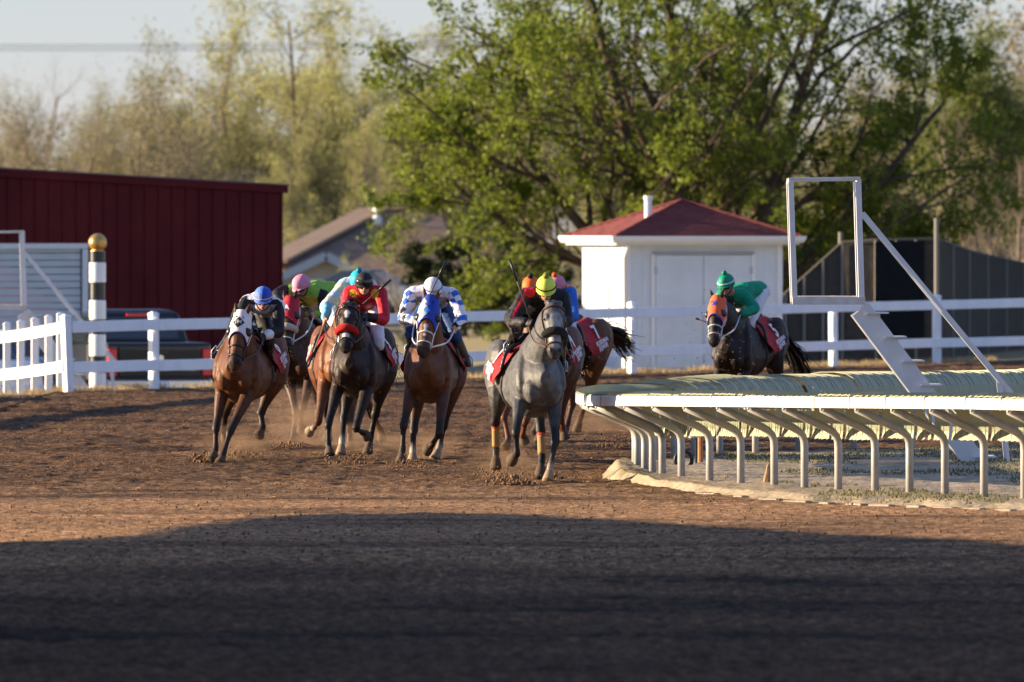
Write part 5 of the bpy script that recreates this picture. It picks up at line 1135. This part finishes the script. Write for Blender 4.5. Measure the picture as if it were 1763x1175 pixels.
# ---------------------------------------------------------------- the field
BAY = (.105, .038, .0145); DKBAY = (.026, .014, .009); BRN = (.052, .022, .011); GREY = (.080, .080, .082); BLKB = (.017, .010, .008); CHEST = (.20, .075, .032); LEGB = (.011, .008, .007)
WHITE_F = (.62, .58, .55)
H_WHITE = mat('hood_white', (.66, .62, .62), .8, var=.05); H_RED = mat('hood_red', (.42, .012, .030), .75, var=.12); H_BLUE = mat('hood_blue', (.015, .045, .34), .7, var=.1); H_ORNG = mat('hood_orange', (.72, .125, .040), .75, var=.08); T_NAVY = mat('trim_navy', (.012, .02, .12), .7); T_BLK = mat('trim_black', (.012, .012, .013), .7); T_BLUE = mat('trim_blue', (.02, .06, .40), .7); H_LIL = mat('hood_lilac_grey', (.40, .42, .50), .75)
FLEECE_R = mat('red_fleece', (.52, .016, .014), .95, var=.15, bump=1, bscale=90); FLEECE_B = mat('black_fleece', (.010, .010, .010), .95, bump=1, bscale=90); FLEECE_W = mat('white_fleece', (.55, .48, .40), .95, bump=1, bscale=90)
DIA = [(-.5, 0), (0, -.62), (.5, 0), (0, .62)]
STAR = [(.5 * (1 if i % 2 == 0 else .42) * math.cos(i * math.pi / 5), .6 * (1 if i % 2 == 0 else .42) * math.sin(i * math.pi / 5)) for i in range(10)]
TRI = [(-.4, .5), (0, -.6), (.4, .5)]
S = silk
# 1 bay with a white hood, blue cap
r = Rig(429, 147, -11); f1 = dict(poll=(417, 549, 1.12), muz=(403, 633, 1.42), fr=[(371.5, 739, .80), (371, 773, .86), (366, 791, .94)], fl=[(396, 744, 1.05), (384, 783, 1.18), (379, 799, 1.28)], hr=[(388, 712, -.75), (385, 741, -.90), (389, 752, -1.0)], hl=[(449, 712, -.35), (452, 736, -.28), (446, 752, -.20)])
j1 = dict(head=(453, 516, .50), sl=(479, 527, .30), sr=(427, 519, .30), el=(480, 570, .48), er=(412, 543, .45), wl=(458, 578, .70), wr=(425, 562, .78), kl=(463, 586, .30), al=(464, 632, .0), tl=(463, 641, .14), kr=(396, 583, .25), ar=(377, 604, .0), tr=(367, 614, .10))
hands = lambda h: [h['l'] , h['r']]
def ride(rig, hl, hp, ov, jl, **kw):
    hk = kw.pop('horse'); 
    jg, jj, hc = make_jockey(rig, jl, ov, **kw); v = [hc['l'] , hc['r']]
    hg, info = make_horse(rig, hl, hk.pop('coat'), hk.pop('legc'), hp, hk.pop('kind'), reins=v, **hk); return hg, jg
def pat1(c, w, j):
    ds = np.minimum(np.linalg.norm(c - np.array(j['sl']), axis=1), np.linalg.norm(c - np.array(j['sr']), axis=1)); o = np.where((w >= 1) & ((ds > .13) | (c[:, 0] > j['sl'].x + .05)), 1, 0); dl = np.minimum(np.linalg.norm(c - np.array(j['wl']), axis=1), np.linalg.norm(c - np.array(j['wr']), axis=1)); o = np.where((w >= 3) & (dl < .10), 0, o)
    mid = (np.array(j['sl']) + np.array(j['sr'])) / 2; fr = (w == 0) & (c[:, 2] < mid[2] - .01); return np.where(fr, 2, np.where((w == 0) & (c[:, 0] > mid[0] + .03) & (c[:, 2] < mid[2] + .05), 1, o))
ride(r, 'bright bay racehorse in a white hood with black diamond, nearest the red barn', f1, j1, 'jockey with blue cap, white back and black sleeves, on the white hooded bay', look=(8, 24), helmet=[S('light_blue', (.10, .20, .60)), S('blue', (.02, .07, .45))], band=S('tan', (.5, .38, .25)), shirt=[S('white', (.66, .66, .72)), S('black', (.012, .012, .014)), S('grey', (.33, .31, .33))], breech=S('black', (.012, .012, .014)), pattern=pat1, gloves='lr', vest=S('grey', (.33, .31, .33)),
     horse=dict(coat=BAY, legc=lerp3(LEGB, BAY, .12), kind='bay', hood=dict(mat=H_WHITE, trim=T_NAVY, mark=[(.18, 0, .125, DIA, T_BLK), (.18, 0, .070, 'JM', mat('lettering_grey', (.35, .36, .38), .7))]), number='6', bridle=LEATHB))
# 2 dark horse in a red hood, pink cap
r = Rig(541, 134, -18); f2 = dict(poll=(501, 524, 1.02), muz=(492, 602, 1.36), fr=[(509, 712, .9), (504, 754, .96), (500, 770, 1.05)], fl=[(521, 703, .95), (518, 727, .80), (520, 738, .72)], hr=[(548, 703, -.5), (545, 735, -.4), (541, 750, -.33)], hl=[(588, 705, -.8), (592, 735, -.95), (594, 748, -1.05)])
j2 = dict(head=(520, 493, .45), sl=(556, 510, .26), sr=(491, 501, .36), el=(559, 538, .42), wl=(544, 541, .64), er=(477, 507, .55), wr=(484, 528, .82), pelvis=(570, 500, -.22), hl=(573, 510, -.16), hr=(562, 510, -.16), kl=(572, 560, .22), al=(575, 600, -.05), tl=(576, 607, .1))
def pat2(c, w, j):
    o = np.where(w >= 1, 1, 0); dl = np.minimum(np.linalg.norm(c - np.array(j['wl']), axis=1), np.linalg.norm(c - np.array(j['wr']), axis=1)); o = np.where((w >= 3) & (dl < .06), 0, o)
    mid = (np.array(j['sl']) + np.array(j['sr'])) / 2; return np.where((w == 0) & (c[:, 2] < mid[2] - .03), 2, o)
ride(r, 'dark brown racehorse in a red hood, behind the white hooded bay', f2, j2, 'jockey with pink cap and lime green back leaning over the red hooded horse', look=(-22, 32), helmet=S('pink', (.62, .25, .38)), shirt=[S('lime', (.22, .42, .05)), S('black', (.012, .012, .014)), S('yellow', (.50, .42, .06))], breech=S('beige', (.42, .38, .31)), pattern=pat2,
     horse=dict(coat=BRN, legc=lerp3(BRN, LEGB, .6), kind='brown', hood=dict(mat=H_RED, trim=H_RED, mark=[(.20, -.05, .10, 'A', WINK)]), nose=FLEECE_W, bridle=WSTRAP, number='2'))
# 3 bay mostly hidden, turquoise cap
r = Rig(582, 139.4, 4); f3 = dict(poll=(598, 528, 1.05), muz=(590, 600, 1.38), fr=[(548, 727, .95), (540, 737, .74), (533, 741, .66)], fl=[(602, 730, .9), (602, 757, .95), (602, 772, 1.0)], hr=[(562, 712, -.7), (566, 740, -.8), (564, 755, -.85)], hl=[(642, 715, -.6), (655, 741, -.85), (657, 752, -.92)])
j3 = dict(head=(617, 486, .50), sl=(638, 492, .30), sr=(593, 491, .30), er=(564, 526, .50), wr=(560, 548, .68), kr=(580, 562, .30), ar=(571, 590, 0), tr=(561, 596, .15))
ride(r, 'bright bay racehorse mostly hidden behind the dark horse with the red noseband', f3, j3, 'jockey with turquoise bobble cap and pale blue sleeve holding a whip down low', look=(0, 34), helmet=S('turquoise', (.02, .38, .58)), pompom=S('dark_turquoise', (.01, .20, .27)), shirt=[S('pale_blue', (.42, .56, .62)), S('sky_blue', (.16, .45, .60)), S('cream', (.62, .60, .44))], breech=S('white', (.66, .66, .72)), pattern=lambda c, w, j: np.where(w >= 3, 1, np.where((w >= 1) & (np.sin(c[:, 2] * 40) > .2), 2, 0)),
     horse=dict(coat=(.145, .050, .018), legc=lerp3(BAY, LEGB, .4), kind='bay', socks=('fr',), number='8'))
make_whip(r, (557, 562, .76), (530, 632, .95), 'pale tan whip pointing down from the bare hand of the turquoise capped jockey', True, WHIPT)
# 4 dark horse with star and red noseband, black cap
r = Rig(624, 142.8, -8); f4 = dict(poll=(601, 531, 1.14), muz=(595, 603, 1.48), pricked=0, fr=[(565, 732, .95), (565, 764, 1.0), (568, 784, 1.08)], fl=[(613, 738, 1.0), (624, 745, .78), (630, 748, .68)], hr=[(592, 722, -.35), (589, 758, -.15), (587, 783, -.05)], hl=[(646, 715, -.60), (638, 752, -.65), (633, 781, -.58)])
j4 = dict(head=(627, 491, .55), sl=(655, 505, .32), sr=(602, 505, .32), el=(661, 551, .50), wl=(634, 546, .76), er=(594, 545, .5), wr=(616, 544, .80), kl=(652, 588, .28), al=(656, 621, -.02), tl=(665, 633, .12), kr=(593, 582, .30), ar=(579, 606, 0), tr=(575, 615, .14))
def pat4(c, w, j):
    o = np.zeros(len(c)); 
    for k in ('sl', 'sr'): q = np.array(j[k]) * .72 + (np.array(j['sl']) + np.array(j['sr'])) / 2 * .28 + np.array((.06, 0, -.01)); o = np.where(np.linalg.norm(c - q, axis=1) < .062, 1, o)
    dl = np.linalg.norm(c - np.array(j['wl']), axis=1); return np.where((w >= 3) & (dl < .13), 2, o)
ride(r, 'dark brown racehorse with white star and thick red fleece noseband', f4, j4, 'jockey in red shirt with yellow patches, black cap and goggles on the brow', look=(10, 14), helmet=[S('black_sunlit', (.022, .018, .016)), S('black', (.012, .012, .014))], shirt=[S('red', (.48, .010, .030)), S('gold', (.75, .42, .02)), S('black', (.012, .012, .014))], breech=S('white', (.66, .66, .72)), pattern=pat4, gloves='lr', brow_goggles=True,  # lighter half of the black cap paints its sunlit side
     horse=dict(coat=DKBAY, legc=LEGB, kind='dark', nose=FLEECE_R, face=[(.24, 0, .125, .045, WHITE_F), (.32, .0, .120, .030, WHITE_F), (.74, 0, .07, .055, WHITE_F)], socks=('hr',), number='3', bridle=LEATHB))
make_whip(r, (618, 530, .90), (673, 482, .76), 'whip with thick dark end slanting across the red shirted jockey')
# 5 bay with a blue hood, white cap
r = Rig(746, 146.7, -5); f5 = dict(poll=(741, 524, 1.10), muz=(728, 611, 1.45), fr=[(695, 733, .95), (693, 774, 1.0), (690, 797, 1.08)], fl=[(756, 748, 1.0), (743, 767, .80), (736, 773, .72)], hr=[(712, 742, -.3), (711, 774, -.1), (710, 797, 0)], hl=[(763, 735, -.5), (757, 768, -.5), (749, 790, -.42)], whitereins=True, saddle=mat('olive_saddle', (.06, .065, .04), .6))
j5 = dict(head=(745, 500, .50), sl=(779, 508, .30), sr=(708, 507, .30), el=(795, 548, .50), er=(694, 548, .50), wl=(785, 563, .72), wr=(713, 553, .76), kl=(783, 577, .30), al=(803, 617, 0), tl=(808, 629, .10), kr=(707, 572, .30), ar=(707, 596, 0), tr=(703, 607, .12))
def pat5(c, w, j):
    u = c[:, 0] * 1.0 + c[:, 1] * 1.9 + c[:, 2] * 2.2; v_ = -c[:, 1] * 1.9 + c[:, 2] * 2.2 - c[:, 0]; k = .21; a = np.floor(u / k).astype(int); b_ = np.floor(v_ / k).astype(int); o = np.where((a + b_) % 2 == 0, 0, np.where((a * 3 + b_ * 5) % 5 == 1, 2, np.where((a + 2 * b_) % 5 == 2, 0, 1))); mid = (j['sl'] + j['sr']) / 2
    o = np.where((w == 0) & (c[:, 2] > mid[2] - .03), 0, o); return np.where((w == 0) & (c[:, 2] <= mid[2] - .03), 3, o)
ride(r, 'bay racehorse in a blue hood with white blaze and white reins', f5, j5, 'jockey with white cap and white shirt patterned in blue and black diamonds', look=(4, 30), helmet=S('white', (.66, .66, .72)), band=S('mid_blue', (.04, .12, .5)), shirt=[S('white', (.66, .66, .72)), S('royal', (.03, .13, .50)), S('black', (.012, .012, .014)), S('grey', (.33, .31, .33))], breech=S('dark_blue', (.02, .05, .16)), boots=mat('taupe_boot', (.09, .07, .055), .45), pattern=pat5,
     horse=dict(coat=BAY, legc=lerp3(BAY, LEGB, .85), kind='bay', hood=dict(mat=H_BLUE, trim=T_BLUE, edge=H_LIL, mark=[(.10, -.05, .075, DIA, T_BLUE), (.24, -.05, .075, DIA, mat('hood_sky', (.05, .22, .60), .7)), (.12, -.62, .17, DIA, H_LIL), (.30, -.72, .17, DIA, H_LIL)]), face=[(t, .0, .11, .034, WHITE_F) for t in (.52, .60, .68, .76)] + [(.97, -.03, -.02, .04, WHITE_F)], socks=('hr', 'hl'), number='4', bridle=WSTRAP))
make_whip(r, (735, 518, .78), (768, 450, .60), 'thin dark whip held upright beside the white cap')
# 6 grey, yellow cap
DAP = [((.3 + .0 * i, 0, 1.2), .0, GREY) for i in range(1)]
r = Rig(907, 158.2, 12); f6 = dict(poll=(953, 529, 1.14), muz=(955, 613, 1.44), pricked=0, fr=[(888, 745, .95), (890, 782, .90), (881, 790, .74)], fl=[(956, 762, 1.0), (948, 803, 1.10), (943, 828, 1.18)], hr=[(853, 728, -.65), (854, 775, -.75), (853, 806, -.70)], hl=[(931, 743, -.30), (933, 790, -.15), (929, 822, -.05)], girth=(.35, .02, .03))
j6 = dict(head=(940, 499, .55), sr=(904, 510, .30), er=(882, 555, .50), wr=(905, 556, .72), sl=(968, 512, .30), el=(977, 552, .5), wl=(952, 560, .75), kr=(890, 567, .30), ar=(879, 594, 0), tr=(873, 603, .12), kl=(966, 585, .30), al=(967, 622, 0), tl=(970, 637, .12))
def pat6(c, w, j):
    o = np.zeros(len(c)); q = np.array(j['sr']) * .8 + np.array(j['neck']) * .2 + np.array((.04, 0, .03)); o = np.where(np.linalg.norm(c - q, axis=1) < .065, 1, o)
    e = np.array(j['er']) - np.array(j['sr']); lat = np.cross(e / np.linalg.norm(e), np.array((1, 0, 0))); sd = (c - np.array(j['sr'])) @ (lat / np.linalg.norm(lat)); return np.where((w == 2) & (np.abs(sd - .03) < .016) & (c[:, 0] > j['sr'].x), 1, o)
ride(r, 'dapple grey racehorse in front with thick black noseband and yellow wrapped legs', f6, j6, 'jockey with neon yellow bobble cap and black shirt on the grey horse', look=(-12, 30), helmet=S('neon_yellow', (.62, .72, .10)), band=T_BLK, pompom=S('olive_yellow', (.20, .20, .02)), shirt=[S('black', (.012, .012, .014)), S('red', (.48, .010, .030))], breech=S('black', (.012, .012, .014)), pattern=pat6, gloves='lr',
     horse=dict(coat=GREY, legc=(.015, .0155, .017), kind='grey', hair=HAIRG, mane=False, nose=FLEECE_B, face=[(.35, 0, .13, .10, (.27, .27, .28)), (.5, 0, .11, .08, (.27, .27, .28)), (.7, .0, .07, .08, (.30, .30, .32)), (.85, 0, .05, .06, (.20, .20, .21))], wraps=('hr', 'hl'), socks=('fl',), number='1', bridle=LEATH))
make_whip(r, (914, 552, .84), (877, 446, .68), 'long thin black whip raised by the jockey in the neon yellow cap')
# 7 roan behind the grey, orange cap
r = Rig(938, 140, -14); f7 = dict(poll=(916, 540, 1.08), muz=(912, 612, 1.40), fr=[(868, 718, .95), (875, 755, 1.0), (871, 771, 1.08)], fl=[(905, 725, .95), (900, 750, .75), (903, 757, .68)], hr=[(935, 712, -.5), (930, 742, -.4), (928, 762, -.33)], hl=[(966, 712, -.6), (969, 738, -.70), (973, 754, -.72)])
ride(r, 'chestnut roan racehorse tucked behind the grey, only hip and legs showing', f7, dict(head=(914, 497, .45)), 'jockey with orange cap and black bobble, mostly hidden behind the yellow cap', look=(10, 28), helmet=S('orange', (.80, .14, .03)), pompom=T_BLK, shirt=[S('red', (.48, .010, .030))], breech=S('white', (.66, .66, .72)), gloves='lr',
     horse=dict(coat=(.11, .055, .036), legc=(.12, .040, .018), kind='roan', number='9'))
# 8 bay behind the grey to the right, pink cap with orange top
r = Rig(978, 130, -25); f8 = dict(poll=(944, 540, 1.08), muz=(938, 606, 1.38), fr=[(930, 700, .95), (925, 730, 1), (922, 746, 1.1)], fl=[(950, 703, .9), (955, 722, .7), (958, 731, .6)], hr=[(985, 697, -.5), (977, 730, -.4), (972, 745, -.35)], hl=[(1010, 690, -.75), (1000, 717, -1.0), (994, 740, -1.06)])
j8 = dict(pelvis=(972, 507, -.15), hl=(979, 516, -.12), hr=(964, 516, -.10), head=(960, 494, .45), sl=(981, 502, .26), sr=(944, 506, .32), el=(989, 545, .42), wl=(972, 552, .66), kl=(984, 568, .24), al=(992, 598, -.05), tl=(1000, 606, .10))
def pat8(c, w, j): mid = (j['sl'] + j['sr']) / 2; q = np.array(j['sl']) + np.array((0, -.02, .05)); return np.where(np.linalg.norm(c - q, axis=1) < .075, 1, np.where((w == 0) & (c[:, 2] < mid[2] - .02), 2, 0))
ride(r, 'bay racehorse with dark streaming tail and red number cloth, right of the grey', f8, j8, 'jockey with pink cap, orange top and bright blue sleeve behind the grey', look=(-5, 28), helmet=S('rose', (.60, .20, .30)), pompom=S('orange_red', (.75, .10, .03)), shirt=[S('cobalt', (.025, .13, .52)), S('rust_orange', (.55, .17, .04)), S('white', (.66, .66, .72))], breech=S('white', (.66, .66, .72)), boots=mat('grey_boot', (.10, .12, .14), .4), pattern=pat8, gloves='lr',
     horse=dict(coat=(.10, .040, .018), legc=lerp3(BAY, LEGB, .5), kind='bay', number='7', tail_to=(1083, 597, -1.75)))
# 9 nearly black horse trailing, orange hood, green cap
r = Rig(1289, 128, -20); f9 = dict(poll=(1236, 522, 1.10), muz=(1229, 593, 1.42), fr=[(1225, 705, .95), (1228, 730, 1.0), (1232, 741, 1.05)], fl=[(1262, 700, .9), (1268, 720, .7), (1272, 728, .6)], hr=[(1300, 695, -.5), (1295, 723, -.4), (1292, 738, -.3)], hl=[(1345, 690, -.75), (1352, 716, -.95), (1356, 730, -1.0)], saddle=mat('dark_green_saddle', (.02, .03, .02), .5))
j9 = dict(head=(1251, 491, .55), sl=(1284, 511, .26), sr=(1243, 508, .36), el=(1300, 532, .36), wl=(1278, 541, .60), er=(1242, 532, .6), wr=(1254, 546, .80), pelvis=(1305, 498, -.18), hl=(1309, 506, -.15), hr=(1296, 508, -.12), kl=(1291, 558, .22), al=(1306, 608, -.05), tl=(1314, 616, .08), kr=(1264, 562, .30), ar=(1276, 600, 0), tr=(1270, 607, .12))
ride(r, 'nearly black racehorse in an orange hood, trailing alone by the white shed', f9, j9, 'jockey in green shirt and green bobble cap with white breeches, trailing alone', look=(-10, 22), helmet=S('green', (.0, .24, .13)), pompom=S('green', (.0, .24, .13)), band=S('white', (.66, .66, .72)), shirt=[S('green', (.0, .24, .13))], breech=S('white', (.66, .66, .72)), gloves='lr',
     horse=dict(coat=BLKB, legc=LEGB, kind='black', hood=dict(mat=H_ORNG, trim=T_BLUE, edge=WSTRAP, mark=[(.12, 0, .10, STAR, T_BLUE)]), bridle=WSTRAP, number='5', tail_to=(1390, 650, -1.62)))
make_whip(r, (1216, 555, 1.0), (1197, 548, 1.02), 'short whip tip poking out beside the orange hood', True, WHIPT)

# ---------------------------------------------------------------- kicked up dirt
CLOD = mat('dirt_clods', (.15, .085, .042), .95, var=.4, vscale=30)
def clods(name, label, spots):
    V, F = [], []; r_ = random.Random(9); oc = [(1, 0, 0), (-1, 0, 0), (0, 1, 0), (0, -1, 0), (0, 0, 1), (0, 0, -1)]; of = [(0, 2, 4), (2, 1, 4), (1, 3, 4), (3, 0, 4), (2, 0, 5), (1, 2, 5), (3, 1, 5), (0, 3, 5)]
    for px, py, sx, sy, n, r0 in spots:
        for _ in range(n):
            x, y = px + r_.gauss(0, sx), py - abs(r_.gauss(0, sy)) if sy < 25 else py + r_.gauss(0, sy); d = FPX * CAMZ / 400 * .98 + r_.gauss(0, 1.2) if py < 700 else 56000 / (max(py, 740) - HY) + r_.gauss(-.3, .3)
            p = W(x, y, d); 
            if p.z < .0: p.z = abs(p.z) * .3
            rr = r0 * r_.uniform(.35, 1.4) ** 1.5; b = len(V); V += [(p.x + a * rr * r_.uniform(.7, 1.3), p.y + c * rr, p.z + e * rr * r_.uniform(.6, 1.2)) for a, c, e in oc]; F += [tuple(b + i for i in f) for f in of]
    me = raw_mesh(name, np.array(V), np.array(F)); return tag(link(name, me, CLOD), label, 'dirt', kind='stuff')
clods('flying_dirt', 'brown dirt and small clods kicked up round the galloping hooves', [(356, 795, 11, 6, 420, .016), (412, 792, 20, 10, 420, .013), (880, 834, 14, 6, 420, .015), (860, 826, 26, 10, 200, .010), (610, 800, 26, 9, 200, .011), (705, 806, 22, 8, 180, .011), (494, 772, 14, 7, 120, .012), (1060, 772, 26, 10, 200, .010), (430, 700, 60, 60, 70, .0055), (520, 640, 40, 50, 220, .005), (640, 680, 60, 60, 90, .005), (760, 690, 60, 60, 80, .005), (1000, 640, 40, 50, 90, .005), (1245, 610, 40, 50, 220, .006), (940, 824, 18, 6, 160, .012)])
# loose clods lying on the track
V, F = [], []; r_ = random.Random(3); oc = [(1, 0, 0), (-1, 0, 0), (0, 1, 0), (0, -1, 0), (0, 0, 1), (0, 0, -1)]; of = [(0, 2, 4), (2, 1, 4), (1, 3, 4), (3, 0, 4), (2, 0, 5), (1, 2, 5), (3, 1, 5), (0, 3, 5)]
for _ in range(14000):
    d = r_.uniform(96, 186); x = r_.uniform(-.048, .048) * d
    if x > 1.0 and np.interp(x, LO[:, 0], LO[:, 1]) - .2 < d < np.interp(x, UP[:, 0], UP[:, 1]) + .2: continue
    rr = .004 + .013 * r_.random() ** 5; b = len(V); V += [(x + a * rr * r_.uniform(.7, 1.4), d + c * rr * 1.2, .01 + rr * .35 + e * rr * r_.uniform(.6, 1.0)) for a, c, e in oc]; F += [tuple(b + i for i in f) for f in of]
tag(link('loose_clods', raw_mesh('loose_clods', np.array(V), np.array(F)), CLOD), 'small brown clods scattered over the harrowed track', 'dirt', kind='stuff')

# dust puffs hanging behind the hooves
dmt = bpy.data.materials.new('dust_cloud'); dmt.use_nodes = True; t = dmt.node_tree; n = t.nodes; l = t.links; n.remove(n['Principled BSDF'])
tc = n.new('ShaderNodeTexCoord'); ln = n.new('ShaderNodeVectorMath'); ln.operation = 'LENGTH'; l.new(tc.outputs['Object'], ln.inputs[0])
fa = n.new('ShaderNodeMapRange'); l.new(ln.outputs['Value'], fa.inputs[0]); fa.inputs[1].default_value = 1.0; fa.inputs[2].default_value = .1
nz = n.new('ShaderNodeTexNoise'); nz.inputs['Scale'].default_value = 2.6; nz.inputs['Detail'].default_value = 5; l.new(tc.outputs['Object'], nz.inputs['Vector'])
mr = n.new('ShaderNodeMapRange'); l.new(nz.outputs[0], mr.inputs[0]); mr.inputs[1].default_value = .40; mr.inputs[2].default_value = .68
mu = n.new('ShaderNodeMath'); mu.operation = 'MULTIPLY'; l.new(fa.outputs[0], mu.inputs[0]); l.new(mr.outputs[0], mu.inputs[1]); m2 = n.new('ShaderNodeMath'); m2.operation = 'MULTIPLY'; l.new(mu.outputs[0], m2.inputs[0]); m2.inputs[1].default_value = 1.6
pv = n.new('ShaderNodeVolumePrincipled'); pv.inputs['Color'].default_value = (.55, .36, .22, 1); l.new(m2.outputs[0], pv.inputs['Density']); l.new(pv.outputs[0], n['Material Output'].inputs['Volume'])
dust_me = None
for px, d, sx, sz in ((405, 136.5, .55, .30), (505, 147, .6, .5), (625, 141.5, .6, .26), (730, 137.5, .55, .28), (872, 127.5, .55, .28), (1045, 155, .8, .42), (560, 146, .6, .35)):
    if dust_me is None: m = MB(); m.ico((0, 0, 0), 1, 3); dust_me = m.mesh('dust_puff')
    o = link('dust', dust_me, dmt if not dust_me.materials else None); o.location = (wx(px, d), d, sz * .55); o.scale = (sx, .9, sz); tag(o, 'soft brown dust hanging low round the hooves', 'dust', kind='stuff')
